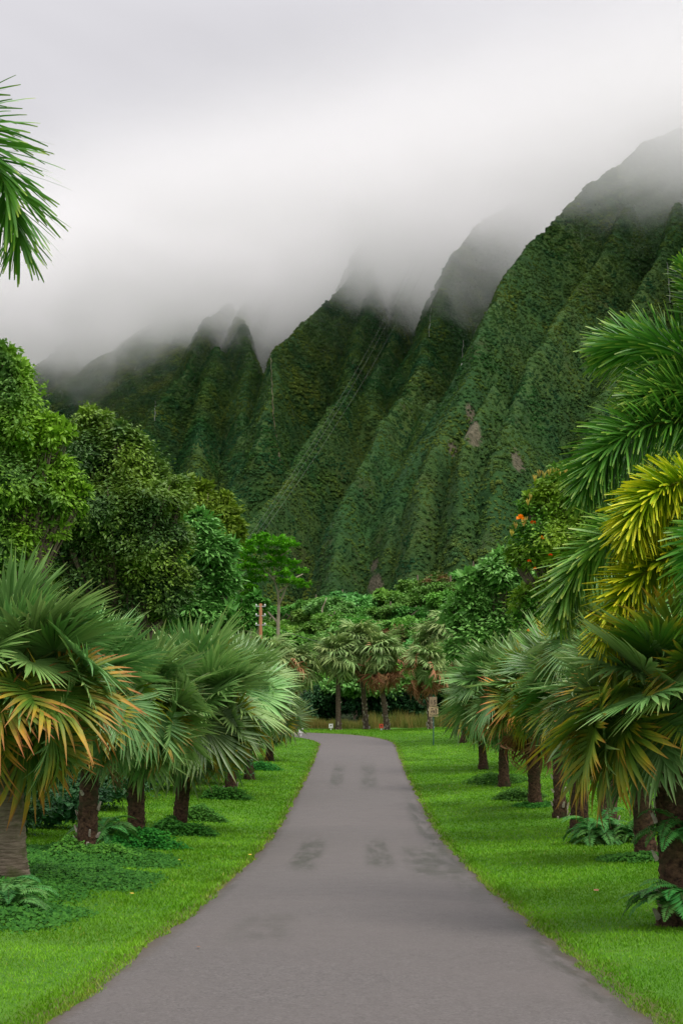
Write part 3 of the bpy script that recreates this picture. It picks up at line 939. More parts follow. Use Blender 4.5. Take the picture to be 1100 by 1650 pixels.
vpalm(902, 1318, 896, 1085, 0.21, 0.18, 32, 'fan palm with slim trunk showing torn white leaf bases', GR, GY_, scale=1.0, boots=24, seed=25, dead=2, emin=-40)
vpalm(862, 1300, 850, 1110, 0.24, 0.20, 36, 'fan palm with a skirt of dead tan fans over its brown trunk', GR, GY_, scale=1.02, seed=26, dead=7, emin=-42,
      extra=(('orange', 215, -30, 0, 1.0), ('orange', 190, -24, 0, 0.95)))
vpalm(812, 1268, 806, 1105, 0.23, 0.19, 40, 'silvery fan palm standing in a mound of dark ivy', GR, G, scale=1.2, seed=27, emin=-62,
      extra=(('yellow', 195, -30, 0, 1.05), ('orange', 240, -32, 0, 1.0)))
vpalm(778, 1240, 776, 1120, 0.22, 0.19, 28, 'blue-green fan palm between the silvery palm and the sign post', GR, G, scale=1.2, seed=28, emin=-66)
vpalm(745, 1197, 757, 1118, 0.20, 0.17, 24, 'small fan palm, last of the right row, just past the sign post', GR, G, scale=0.82, seed=29, emin=-50)

FA = [('far', 1.0, 0.95), ('dead', 0.0, 0.05)]
FB = [('far', 1.0, 0.55), ('dead', 0.0, 0.45)]


def epalm(px, base_py, cpx, cpy, Y, label, leaves=34, kinds=FA, dead=0, boots=0, scale=1.0, seed=0):
    X = (px - 550) * Y / FPX
    B = Vector((X, Y, gz1(X, Y)))
    C = at(cpx, cpy - 20, Y)
    palm(B, C, 0.21, 0.18, leaves, label, GE, kinds, scale=scale * 1.12, trunk='trunk_far', boots=boots, seed=seed, emin=-62, emax=80, dead=dead, name='shaggy_palm')


epalm(545, 1181, 545, 1072, 99, 'shaggy palm with thin dark trunk and clean crown behind the bend', 36, seed=41, boots=12)
epalm(590, 1181, 578, 1050, 100, 'tallest shaggy palm of the trio, white-scarred trunk and pinkish dead fronds', 36, FA, 10, 70, seed=42)
epalm(623, 1181, 612, 1068, 99, 'shaggy palm with a wide skirt of tan dead fronds and scarred trunk', 34, FA, 14, 60, seed=43)
epalm(693, 1181, 688, 1085, 97, 'shaggy palm with yellowing skirt directly behind the sign', 30, FB, 6, 40, 0.95, seed=44)
epalm(730, 1170, 728, 1032, 108, 'tall shaggy palm with rough brown trunk behind the sign', 38, FA, 0, 40, 1.12, seed=45)
epalm(712, 1170, 700, 1050, 110, 'shaggy palm with dark trunk crowded against a taller one', 34, FA, 0, 10, 1.1, seed=46)
epalm(474, 1180, 478, 1088, 98, 'shaggy palm at the bend with slim brown trunk and pale crown', 34, seed=47)
epalm(421, 1180, 432, 1078, 96, 'shaggy palm in front of the utility pole', 36, scale=1.1, seed=48)

# ------------------------------------------------------------------ plume-leaved palms whose fronds reach into the picture
def plume(name, seed, mat, length, e0, e1, lsz=0.5, nodes=74, per=7, side=0.0, flat_=False, wid=0.042):
    """frond along +X that climbs at e0 and ends at e1 (degrees); leaflets all round the rachis"""
    r = np.random.default_rng(seed)
    b = MB()
    n = nodes + 12
    P = [np.zeros(3)]; D = []
    for i in range(n):
        f = i / n; e_ = R(e0 + (e1 - e0) * f ** 1.15); yw = side * f
        d = np.array([math.cos(e_) * math.cos(yw), math.cos(e_) * math.sin(yw), math.sin(e_)])
        D.append(d); P.append(P[-1] + d * length / n)
    P = np.array(P); D = np.array(D + [D[-1]])
    b.tube([tuple(q) for q in P[::4]], list(np.linspace(0.035, 0.005, len(P[::4]))), 5, t=-1.0, r=0.7)
    ST = np.array([0, .3, .65, .88, 1.0]); WD = np.array([.35, 1, .95, .75, .45])
    for i in range(10, n + 1):
        f = (i - 10) / (n - 10)
        sz = lsz * (0.55 + 0.75 * math.sin(math.pi * (0.16 + 0.72 * f))) * (1.0 if f < .9 else .8)
        up = np.array([0, 0, 1.0]); sd = np.cross(D[i], up); sd /= np.linalg.norm(sd); up = np.cross(sd, D[i])
        for k in range(per):
            if flat_: an = (0.15 + 0.5 * r.random()) if k % 2 else math.pi - (0.15 + 0.5 * r.random())
            else: an = 2 * math.pi * (k + r.random() * 0.8) / per + i
            o = math.cos(an) * sd + math.sin(an) * up
            fw = 0.45 + 0.45 * r.random() + 0.9 * f ** 3
            d = o + D[i] * fw; d /= np.linalg.norm(d)
            L = sz * (0.8 + 0.4 * r.random())
            sv = np.cross(d, o + 0.3 * r.normal(size=3)); sv /= np.linalg.norm(sv) + 1e-9
            dr = 0.06 + 0.16 * r.random()
            C = P[i] + np.outer(ST * L, d) + np.outer(-dr * L * ST ** 2, np.array([0, 0, 1.0]))
            W_ = wid * (0.8 + 0.4 * r.random()) * WD * 0.5
            V = np.stack([C - sv * W_[:, None], C + sv * W_[:, None]], 1).reshape(-1, 3)
            F = [(2 * q, 2 * q + 1, 2 * q + 3, 2 * q + 2) for q in range(4)]
            b.add(V, F, np.repeat(ST, 2), r.random())
    return b.mesh(name, mat)


def plume_palm(base, crown_z, label, fronds, seed=0, wid=0.031, per=9):
    root = thing('plume_palm', base, label, 'palm tree')
    top = Vector((0, 0, crown_z - base[2]))
    tm, _, _ = trunk_mesh('trunk', [Vector((0, 0, -0.3)), Vector((0, 0, 0)), top * 0.5, top * 0.84], [0.26, 0.22, 0.17, 0.13], M['trunk_pale'], rings=0.14, seed=seed)
    link('trunk', tm, root)
    b = MB(); b.tube([top * 0.84, top * 0.9, top], [0.13, 0.15, 0.07], 12, t=0.2, r=0.9)
    b.build('crownshaft', M['fox_green'], root)
    for i, (az, e0, e1, L, lsz, mt, dz) in enumerate(fronds):
        o = link('frond', plume('frond', seed + i * 3, M[mt], L, e0, e1, lsz, wid=wid, per=per), root)
        o.location = top + Vector((0, 0, dz)); o.rotation_euler = (0, 0, R(az))
    return root


# right: crowns just outside the frame; fronds arch to the left
bx_, by_ = 5.5, 20.0
plume_palm((bx_, by_, gz1(bx_, by_)), at(0, 690, by_).z, 'plume-leaved palm arching two bushy dark green fronds against the mountain',
           [(180, 42, -30, 1.45, 0.54, 'fox_green', 0.15),      # upper left plume
            (193, 22, -70, 2.65, 0.58, 'fox_green', -0.10),     # long arching plume
            (150, 62, -10, 2.3, 0.6, 'fox_green', 0.3),
            (176, 82, 62, 2.2, 0.42, 'fox_green', 0.2),
            (90, 45, -40, 2.7, 0.6, 'fox_green', 0.2), (30, 40, -50, 2.7, 0.6, 'fox_green', 0.2), (-30, 30, -60, 2.7, 0.6, 'fox_green', 0.1), (-70, 50, -40, 2.7, 0.6, 'fox_green', 0.2)], 700)
bx_, by_ = 4.78, 17.5
plume_palm((bx_, by_, gz1(bx_, by_)), at(0, 880, by_).z, 'shorter plume-leaved palm with hanging yellow fronds beside the right verge',
           [(172, 22, -84, 2.7, 0.44, 'fox_green', 0.2),
            (192, 4, -86, 2.3, 0.42, 'fox_yellow', -0.05),
            (200, 24, -80, 1.8, 0.42, 'fox_yellow', 0.65),
            (250, 20, -80, 2.4, 0.58, 'fox_green', 0.0),
            (100, 45, -40, 2.4, 0.6, 'fox_green', 0.2), (40, 40, -50, 2.4, 0.6, 'fox_green', 0.2), (-20, 30, -60, 2.4, 0.6, 'fox_green', 0.1)], 730)
# left: a frond hanging in from the upper left
bx_, by_ = -5.05, 13.0
plume_palm((bx_, by_, gz1(bx_, by_)), at(0, 150, by_).z, 'tall plume-leaved palm hanging one dark green frond before the sky',
           [(-4, 8, -84, 2.9, 0.54, 'fox_green', 0.1), (60, 55, -20, 2.2, 0.46, 'fox_green', 0.2), (130, 40, -50, 2.7, 0.46, 'fox_green', 0.1),
            (190, 45, -40, 2.7, 0.46, 'fox_green', 0.2), (250, 30, -60, 2.7, 0.46, 'fox_green', 0.1)], 760, 0.026, 6)

# ------------------------------------------------------------------ broadleaf trees
def lobes_px(lst, Y, depth=0.9):
    """lobes given as (px, py, radius px) of the photograph, spread a little in depth"""
    out_ = []
    r_ = random.Random(int(Y * 7))
    full = []
    for q in lst:
        full.append((q[0], q[1], q[2] * 0.80) + tuple(q[3:]))
        for k in range(11):
            a = r_.uniform(-0.6, 3.74); e = r_.uniform(0.55, 1.05); z = r_.uniform(0.15, 0.42)
            full.append((q[0] + q[2] * e * math.cos(a), q[1] - q[2] * e * math.sin(a), q[2] * z) + tuple(q[3:]))
    for q in full:
        p = at(q[0], q[1], Y); rr = q[2] * Y / FPX
        p.y += r_.uniform(-.7, .7) * rr * depth
        out_.append((p, Vector((rr, rr * 1.05, rr * (q[3] if len(q) > 3 else 0.95)))))
    return out_


def crown_mesh(name, lobes, n, L, W, mat, seed, fill=0.22, up=0.55, clump=0.30, droop=0.25, extra_mats=()):
    r = np.random.default_rng(seed)
    b = MB()
    area = np.array([l[1].x * l[1].z for l in lobes]); area = area / area.sum()
    C0 = np.array([l[0] for l in lobes]); R0 = np.array([l[1] for l in lobes])
    per = 26
    m = max(12, int(n * (1 - fill) / per))
    li = r.choice(len(lobes), m, p=area)
    d = unit(m, r); d[:, 2] = d[:, 2] * 0.85 + 0.18; d = norm(d)
    lump = 0.72 + 0.50 * r.random((m, 1)) ** 1.4
    cc = C0[li] + d * R0[li] * lump
    # drop sprays buried deep in a neighbouring lobe
    ins = np.zeros(m)
    for k in range(len(lobes)):
        ins = np.maximum(ins, (np.linalg.norm((cc - C0[k]) / R0[k], axis=1) < 0.62) * (li != k))
    kp = ins < 0.5
    cc, d, li = cc[kp], d[kp], li[kp]; m = len(cc)
    k = m * per
    cr = np.repeat(cc, per, 0); dr = np.repeat(d, per, 0)
    sg = np.repeat(R0[li].mean(1), per)[:, None]
    off = r.normal(size=(k, 3)) * np.minimum(clump, sg * 0.30) * np.array([1, 1, 0.62])
    P = cr + off
    Nn = norm(dr * 0.55 + np.array([0, 0, up]) + 0.55 * unit(k, r))
    D = norm(norm(off + 1e-6) * 0.9 + dr * 0.5 + 0.5 * unit(k, r) - np.array([0, 0, droop]))
    D = norm(D - Nn * (D * Nn).sum(1)[:, None] * 0.8)
    rv = np.clip(np.repeat(r.random(m), per) * 0.6 + r.random(k) * 0.4, 0, 1)
    leaf_quads(P, Nn, D, L * (0.7 + 0.6 * r.random(k)), W * (0.7 + 0.6 * r.random(k)), rv, b)
    # inner foliage closes the crown, toned darker to paint in its shade
    k2 = int(n * fill)
    li = r.choice(len(lobes), k2, p=area)
    d = unit(k2, r)
    P = C0[li] + d * R0[li] * (0.35 + 0.42 * r.random((k2, 1)))
    Nn = norm(d + 0.8 * unit(k2, r)); D = norm(np.cross(Nn, unit(k2, r)))
    leaf_quads(P, Nn, D, L * 2.2, W * 2.4, r.random(k2) * 0.4, b)
    return b, b.mesh(name, mat, False)


def limbs(b, base, lobes, r0, seed=0, split=0.35, k=8, fork=None):
    r_ = random.Random(seed)
    top = Vector((0, 0, 0))
    for l in lobes: top += l[0]
    top /= len(lobes)
    f = base.lerp(Vector((base.x * .4 + top.x * .6, base.y * .4 + top.y * .6, top.z)), split) if fork is None else fork
    b.tube([base - Vector((0, 0, 0.3)), base, base.lerp(f, 0.5) + Vector((r_.uniform(-.1, .1), r_.uniform(-.1, .1), 0)), f], [r0 * 1.35, r0 * 1.1, r0 * 0.9, r0 * 0.8], k, rough=0.12)
    for l in lobes:
        e = l[0]
        mid = f.lerp(e, 0.5) + Vector((r_.uniform(-.3, .3), r_.uniform(-.3, .3), r_.uniform(0, .4)))
        b.tube([f, f.lerp(mid, 0.5), mid, e], [r0 * 0.5, r0 * 0.4, r0 * 0.3, r0 * 0.08], 6, rough=0.1)
        for q in range(2):
            e2 = e + Vector((r_.uniform(-1, 1) * l[1].x, r_.uniform(-1, 1) * l[1].y, r_.uniform(-.2, 1) * l[1].z)) * 0.7
            b.tube([mid, mid.lerp(e2, 0.6), e2], [r0 * 0.22, r0 * 0.15, r0 * 0.04], 5)


def tree(name, base, lobes, n, L, W, mat, label, group=None, r0=0.22, barkm='bark_grey', seed=0, split=0.35, **kw):
    base = Vector(base)
    root = thing(name, base, label, 'tree', group)
    loc = [(l[0] - base, l[1]) for l in lobes]
    _, cm = crown_mesh('crown', loc, n, L, W, M[mat], seed, **kw)
    b = MB(); limbs(b, Vector((0, 0, 0)), loc, r0, seed, split)
    b.build('trunk', M[barkm], root)
    link('crown', cm, root)
    return root


def gp(px, Y):
    X = (px - 550) * Y / FPX
    return (X, Y, gz1(X, Y))


# the wood on the left
tree('broadleaf_tree', gp(-15, 47), lobes_px([(6, 612, 46), (-50, 680, 85), (42, 706, 40), (20, 790, 62), (-60, 830, 95), (70, 760, 38), (50, 850, 48), (10, 900, 60), (88, 700, 28), (100, 800, 40)], 47), 46000, 0.175, 0.085, 'leaf_mid',
     'tall bright green broadleaf tree at the edge of the wood', 'trees of the wood beside the palms', seed=201)
tree('broadleaf_tree', gp(190, 56), lobes_px([(160, 706, 46), (128, 745, 50), (205, 752, 56), (252, 806, 50), (170, 830, 74), (238, 890, 62), (112, 812, 52), (150, 925, 78), (262, 950, 46), (95, 760, 42), (205, 985, 62), (110, 990, 60), (280, 870, 26)], 56), 88000, 0.185, 0.085, 'leaf_dark',
     'big dark glossy-leaved tree, tallest and densest crown above the fan palms', 'trees of the wood beside the palms', seed=202, r0=0.32)
tree('broadleaf_tree', gp(60, 68), lobes_px([(62, 720, 50), (20, 760, 70), (95, 800, 60), (40, 880, 80), (120, 900, 60), (80, 980, 70)], 68), 32000, 0.21, 0.10, 'leaf_mid',
     'light green tree filling the gap behind the dark glossy tree', 'trees of the wood beside the palms', seed=203)
tree('lime_tree', gp(320, 84), lobes_px([(300, 795, 24), (322, 812, 30), (348, 828, 30), (368, 852, 22), (310, 860, 42), (345, 880, 36), (280, 850, 30)], 84), 18000, 0.30, 0.13, 'leaf_lime',
     'olive-yellow tree with feathery outline rising behind the wood', 'trees of the wood beside the palms', seed=204)
tree('umbrella_tree', gp(335, 64), lobes_px([(318, 856, 30), (338, 888, 28), (325, 935, 38), (350, 938, 20), (300, 985, 40), (338, 995, 28), (285, 930, 26)], 64), 19000, 0.34, 0.12, 'leaf_umbrella',
     'umbrella-leaved tree with blue-green whorled foliage at the wood’s end', 'trees of the wood beside the palms', seed=205, up=0.9, droop=0.1)
# right side
tul = lobes_px([(900, 798, 40), (872, 822, 30), (878, 880, 48), (932, 850, 56), (848, 892, 26), (905, 940, 56), (962, 800, 48), (1005, 830, 66), (1070, 800, 66), (868, 985, 42), (945, 990, 60), (1035, 910, 80), (1110, 860, 80), (1020, 1000, 60)], 62)
tr_ = tree('tulip_tree', gp(950, 62), tul, 82000, 0.20, 0.095, 'leaf_tulip',
           'bushy tree dotted with orange flowers and pale upright buds', None, seed=206, r0=0.28)
for (px, py, sz) in ((838, 836, 1.3), (858, 843, 0.8), (872, 868, 0.9), (852, 1018, .9), (886, 895, .6), (852, 905, .6), (861, 917, .5), (912, 940, .5)):
    b = MB(); r = np.random.default_rng(int(px))
    d = unit(26, r); d[:, 2] = np.abs(d[:, 2])
    leaf_quads(d * 0.03, norm(d + 0.6 * unit(26, r)), d, 0.14 * sz, 0.08 * sz, r.random(26), b)
    o = b.build('flower', M['flower'], tr_, False); o.location = at(px, py, 60.4) - tr_.location
rb = random.Random(3)
for (px, py) in ((861, 770), (868, 762), (876, 764), (884, 760), (893, 757), (902, 760), (910, 757), (854, 800), (850, 808), (846, 838), (843, 842), (824, 858), (830, 846), (915, 764)):
    b = MB()
    for q in range(7):
        a = rb.uniform(0, 6.28); t_ = Vector((math.cos(a) * .10, math.sin(a) * .10, 0.20 + .12 * rb.random()))
        b.tube([(0, 0, 0), tuple(t_ * .6), tuple(t_)], [0.015, 0.03, 0.006], 5, r=rb.random())
    o = b.build('bud', M['pod'], tr_, False); o.location = at(px, py + 6, 61.2) - tr_.location
tree('pale_leaved_tree', gp(800, 82), lobes_px([(805, 925, 28), (832, 915, 26), (775, 942, 26), (845, 955, 34), (800, 975, 40), (755, 985, 34), (770, 1030, 40), (830, 1020, 40)], 82), 20000, 0.36, 0.17, 'leaf_umbrella',
     'pale green large-leaved tree next to the orange-flowered tree', None, seed=207, up=0.9)

# flat-topped tree with pale forking stems
alb = Vector(gp(447, 140))
root = thing('flat_topped_tree', alb, 'bright green flat-topped tree with thin pale forking trunk', 'tree')
pads = []
ra = random.Random(9)
for (py, xa, xb) in ((868, 396, 462), (877, 382, 474), (888, 376, 482), (900, 380, 470), (911, 372, 488), (923, 380, 440), (925, 466, 500), (934, 374, 420), (937, 458, 490), (947, 380, 414), (958, 374, 408), (970, 378, 420), (984, 376, 412)):
    px = xa
    while px <= xb:
        if ra.random() < 0.86:
            p = at(px + ra.uniform(-4, 4), py + ra.uniform(-2.5, 2.5) + 6 * ((px - (xa + xb) / 2) / 60) ** 2, 140) - alb; p.y += ra.uniform(-1.6, 1.6)
            rr = ra.uniform(9, 14) * 140 / FPX
            pads.append((p, Vector((rr, rr * 1.4, 0.08))))
        px += ra.uniform(10, 17)
_, cm = crown_mesh('crown', pads, 12000, 0.30, 0.19, M['leaf_albizia'], 210, fill=0.02, up=3.0, clump=0.10, droop=0.0)
link('crown', cm, root)
b = MB()
def A(px, py, dy=0.0): return at(px, py, 140 + dy) - alb
f1 = A(449, 975)
b.tube([Vector((0, 0, -0.3)), A(448, 1005), f1], [0.22, 0.18, 0.15], 8, rough=.1)
for pts in (((449, 975), (448, 955), (442, 935), (442, 905), (446, 885)), ((449, 975), (457, 958), (463, 940), (470, 925)), ((442, 935), (432, 925), (424, 916)), ((442, 905), (430, 895), (420, 885)),
            ((463, 940), (478, 930), (488, 925)), ((442, 905), (455, 893), (466, 887)), ((447, 1003), (435, 990), (424, 977), (412, 960), (400, 945)), ((448, 955), (462, 945), (466, 938))):
    P = [A(*q) for q in pts]
    b.tube(P, list(np.linspace(0.12, 0.04, len(P))), 6, rough=.1)
b.build('trunk', M['bark_pale'], root)
for k, (px, Y, tp, lab) in enumerate(((398, 132, 982, 'thin bare-stemmed young tree left of the flat-topped tree'),)):
    bs = Vector(gp(px, Y)); ro = thing('young_tree', bs, lab, 'tree')
    lb = [(q[0] - bs, q[1]) for q in lobes_px([(388, 985, 20, .35), (410, 978, 20, .35), (400, 1000, 24, .4), (380, 1010, 20, .4)], Y)]
    _, cm = crown_mesh('crown', lb, 3500, 0.36, 0.2, M['leaf_forest'], 215, up=1.4)
    b = MB(); limbs(b, Vector((0, 0, 0)), lb, 0.12, 5, 0.4); b.build('trunk', M['bark_pale'], ro); link('crown', cm, ro)

# ------------------------------------------------------------------ wooded slope behind the bend
def unit_lobes(seed, flat_=0.9, n=9):
    r_ = random.Random(seed); out_ = []
    for i in range(n):
        a = r_.uniform(0, 6.283); q = r_.uniform(0.15, 0.72)
        z = r_.uniform(0.32, 0.84) - 0.22 * q
        rr = r_.uniform(0.24, 0.40)
        out_.append((Vector((math.cos(a) * q, math.sin(a) * q, z)), Vector((rr, rr, rr * 0.42 * flat_))))
    out_.append((Vector((0, 0, 0.82)), Vector((0.36, 0.36, 0.16))))
    return out_


FOREST = []
for k in range(6):
    r_ = random.Random(300 + k); fl = (0.8, 0.42, 0.34, 0.8, 0.6, 0.5)[k]
    lb = []
    for i in range(26):
        a = r_.uniform(0, 6.283); q = math.sqrt(r_.random()) * 0.85; rr = r_.uniform(0.16, 0.30)
        lb.append((Vector((math.cos(a) * q, math.sin(a) * q, 0.75 * math.sqrt(1 - q * q) * r_.uniform(0.35, 1.0) - 0.1)), Vector((rr, rr, rr * fl))))
    _, cm = crown_mesh('crown', lb, 8000, 0.105, 0.075, M[('leaf_forest', 'leaf_forest', 'leaf_forest', 'leaf_rusty', 'leaf_forest', 'leaf_umbrella')[k]], 310 + k, up=1.0, clump=0.07, fill=0.10)
    b = MB(); b.tube([(0, 0, -1.0), (0.01, 0, -0.5), (0, 0.01, 0.02), (0, 0, 0.25)], [0.07, 0.06, 0.05, 0.03], 8, rough=.1)
    b2 = MB(); limbs(b2, Vector((0, 0, -0.25)), lb[:9], 0.04, k, 0.6)
    FOREST.append((b.mesh('trunk', M['bark_grey']), b2.mesh('branches', M['bark_grey']), cm))
KIND = ['rounded green tree crowding the wooded slope beyond the bend', 'layered green tree with flat sprays on the wooded slope beyond the bend', 'spreading flat-layered green tree on the wooded slope beyond the bend',
        'green tree with rusty brown leaf patches on the wooded slope beyond the bend', 'loose-crowned green tree on the wooded slope beyond the bend', 'pale blue-green tree on the wooded slope beyond the bend']


def sky_py(px): return float(np.interp(px, [300, 420, 480, 520, 560, 620, 680, 730, 790, 850, 1000], [1005, 1000, 990, 966, 975, 968, 952, 940, 925, 915, 900]))


rf = random.Random(77)
for Y, f in ((114, 0.02), (122, 0.16), (134, 0.32), (150, 0.48), (172, 0.62), (200, 0.76), (236, 0.88), (280, 1.0)):
    wpx = 62 - 22 * f
    px = 360 + rf.uniform(0, 40)
    while px < 900:
        s_ = sky_py(px)
        tp = 1084 + (s_ - 10 - 1084) * f + rf.uniform(-16, 8)
        Yk = Y + rf.uniform(-4, 4)
        B = Vector(gp(px, Yk))
        hgt = max(2.5, (at(px, tp, Yk).z - B.z))
        wid = wpx * Yk / FPX * rf.uniform(0.75, 1.15)
        k = rf.choice([0, 0, 1, 1, 2, 2, 4, 5]) if not (px > 640 and f > 0.4 and rf.random() < .3) else 3
        ro = thing('slope_tree', B, KIND[k], 'tree', 'trees on the wooded slope, kind %s' % ('round', 'layered', 'spreading', 'rusty', 'loose', 'pale')[k])
        for nm, me_ in zip(('trunk', 'branches', 'crown'), FOREST[k]):
            o = link(nm, me_, ro); o.rotation_euler = (0, 0, rf.uniform(0, 6.28))
            o.location = (0, 0, max(hgt - 0.72 * wid, wid * .3)); o.scale = (wid, wid, wid)
            if nm == 'trunk': o.scale.z = max(hgt - 0.72 * wid, wid * .3)
        px += wpx * rf.uniform(0.85, 1.25)
# bare pale snag
b = MB(); P0 = at(519, 980, 215); P1 = at(526, 963, 215)
b.tube([P0 - Vector((0, 0, 9.0)), P0, P0.lerp(P1, .6) + Vector((0.05, 0, 0)), P1], [0.13, 0.11, 0.08, 0.05], 6)
tag(b.build('dead_snag', M['bark_pale']), 'bare pale broken branch stump sticking out of the wooded slope', 'dead tree')

# dark shrubs: under the slope, and behind the left palms
def shrub(px, Y, hgt, wid, mat, label, group, k, seed, n=5000, L=0.16, W=0.09):
    B = Vector(gp(px, Y)); r_ = random.Random(seed)
    ro = thing('shrub', B, label, 'shrub', group)
    lb = [(Vector((r_.uniform(-.5, .5) * wid, r_.uniform(-.35, .35) * wid, r_.uniform(.25, .75) * hgt)), Vector((wid * .34, wid * .34, hgt * .30))) for i in range(6)]
    _, cm = crown_mesh('foliage', lb, n, L, W, M[mat], seed, up=0.7)
    b = MB(); limbs(b, Vector((0, 0, 0)), lb, 0.04, seed, 0.2); b.build('stem', M['bark_grey'], ro)
    link('foliage', cm, ro)


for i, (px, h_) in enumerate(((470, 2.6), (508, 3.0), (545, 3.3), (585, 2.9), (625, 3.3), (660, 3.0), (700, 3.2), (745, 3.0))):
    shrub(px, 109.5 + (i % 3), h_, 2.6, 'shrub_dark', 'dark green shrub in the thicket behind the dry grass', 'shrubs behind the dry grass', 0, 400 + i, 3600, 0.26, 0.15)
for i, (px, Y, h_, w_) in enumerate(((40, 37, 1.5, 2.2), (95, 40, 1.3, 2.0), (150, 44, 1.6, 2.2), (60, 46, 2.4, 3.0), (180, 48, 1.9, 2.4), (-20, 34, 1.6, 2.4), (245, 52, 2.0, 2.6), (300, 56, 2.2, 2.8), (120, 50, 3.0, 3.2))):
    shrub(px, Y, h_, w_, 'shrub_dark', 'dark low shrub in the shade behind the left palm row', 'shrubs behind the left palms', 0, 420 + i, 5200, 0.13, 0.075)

# ------------------------------------------------------------------ ferns
def fern_frond(seed, L=0.85):
    r = np.random.default_rng(seed); b = MB(); n = 26
    P = []; p = np.zeros(3)
    for i in range(n + 1):
        e_ = R(62 - 118 * (i / n) ** 1.1); P.append(p.copy()); p = p + np.array([math.cos(e_), 0, math.sin(e_)]) * L / n
    P = np.array(P)
    b.tube([tuple(q) for q in P[::5]], list(np.linspace(.006, .002, len(P[::5]))), 4, t=-1)
    for i in range(3, n + 1):
        f = i / n; ln = 0.15 * math.sin(math.pi * min(1, .12 + .86 * f)) + 0.015
        d = P[i] - P[i - 1]; d /= np.linalg.norm(d)
        up = np.cross(d, [0, 1, 0]); up *= -1
        for sg in (-1, 1):
            D = np.array([[0, sg, 0]]) + d * 0.35 - np.array([[0, 0, .25]]) + r.normal(size=3) * .08
            leaf_quads(P[i][None], norm(up[None] + r.normal(size=(1, 3)) * .1), norm(D), np.array([ln]), np.array([0.036]), np.array([r.random()]), b)
    return b.mesh('frond', M['fern'], False)


FERN = [fern_frond(600 + k) for k in range(4)]


def fern(loc, label, n=26, sc_=1.0, seed=0, group=None, emin=-20):
    r_ = random.Random(seed)
    ro = thing('fern', loc, label, 'fern', group)
    for i in range(n):
        o = link('frond', r_.choice(FERN), ro)
        o.rotation_euler = (r_.uniform(-.3, .3), R(r_.uniform(emin, 35)), i * 2.4 + r_.uniform(-.3, .3))
        o.scale = (sc_ * r_.uniform(.75, 1.2),) * 3
        o.location = (r_.uniform(-.12, .12) * sc_, r_.uniform(-.12, .12) * sc_, r_.uniform(0, .25) * sc_)
    return ro


H_ = hit(975, 1358)
fern(H_ + Vector((-.25, -.1, 0)), 'broad fern clump wrapped round the foot of a tall palm on the right lawn', 40, 1.15, 31)
fern(H_ + Vector((.5, -.15, 0)), 'fern clump touching the leaning dark trunk', 30, 1.0, 32)
H_ = hit(1085, 1490)
fern(H_ + Vector((-.05, -.35, 0.15)), 'drooping fern at the foot of the yellow-green palm', 34, 0.9, 33)
fern(H_ + Vector((0.05, -.28, 1.0)), 'fern growing high on the trunk of the yellow-green palm', 26, 0.75, 34)
H_ = hit(1075, 1340)
fern(H_ + Vector((0, 0, .1)), 'dark fern behind the leaning trunk', 30, 1.2, 35)
H_ = hit(165, 1375)
fern(H_ + Vector((0, .1, .2)), 'grey-green fern clump beside the stump-like left palm', 30, 1.05, 36)
H_ = hit(20, 1478)
fern(H_, 'fern in the ivy in front of the pale mossy trunk', 26, 0.75, 37)
H_ = hit(0, 1470)
fern(H_ + Vector((.1, 0.2, 0)), 'fern at the very foot of the pale mossy trunk', 24, 0.8, 38)

# ------------------------------------------------------------------ ivy mats
def cover(name, outline, n, hgt, label, L=0.075, W=0.06, seed=0, edge=0.4):
    """leafy mat inside a blob: outline = (cx, cy, rx, ry) list"""
    r = np.random.default_rng(seed)
    P = []
    ar = np.array([o[2] * o[3] for o in outline]); ar = ar / ar.sum()
    for o, a_ in zip(outline, ar):
        k = int(n * a_); q = np.sqrt(r.random(k)); th = r.random(k) * 6.283
        wob = 1 + 0.22 * np.sin(th * 3 + o[0]) + 0.12 * np.sin(th * 7 + o[1]) + 0.08 * r.normal(size=k)
        x = o[0] + o[2] * q * np.cos(th) * wob; y = o[1] + o[3] * q * np.sin(th) * wob
        hz = hgt * (1 - q ** 3) * (0.55 + 0.9 * vnoise(x * 2.2, y * 2.2, 5))
        P.append(np.stack([x, y, lawn_h(x, y) + hz * np.sqrt(r.random(k)) + 0.01], 1))
    P = np.concatenate(P); k = len(P)
    Nn = norm(np.array([0, -0.25, 1.0]) + 0.55 * unit(k, r)); D = norm(np.cross(Nn, unit(k, r)))
    b = MB(); leaf_quads(P, Nn, D, L * (.7 + .7 * r.random(k)), W * (.7 + .7 * r.random(k)), r.random(k), b)
    return tag(b.build(name, M['cover'], None, False), label, 'ground cover', None, 'stuff')


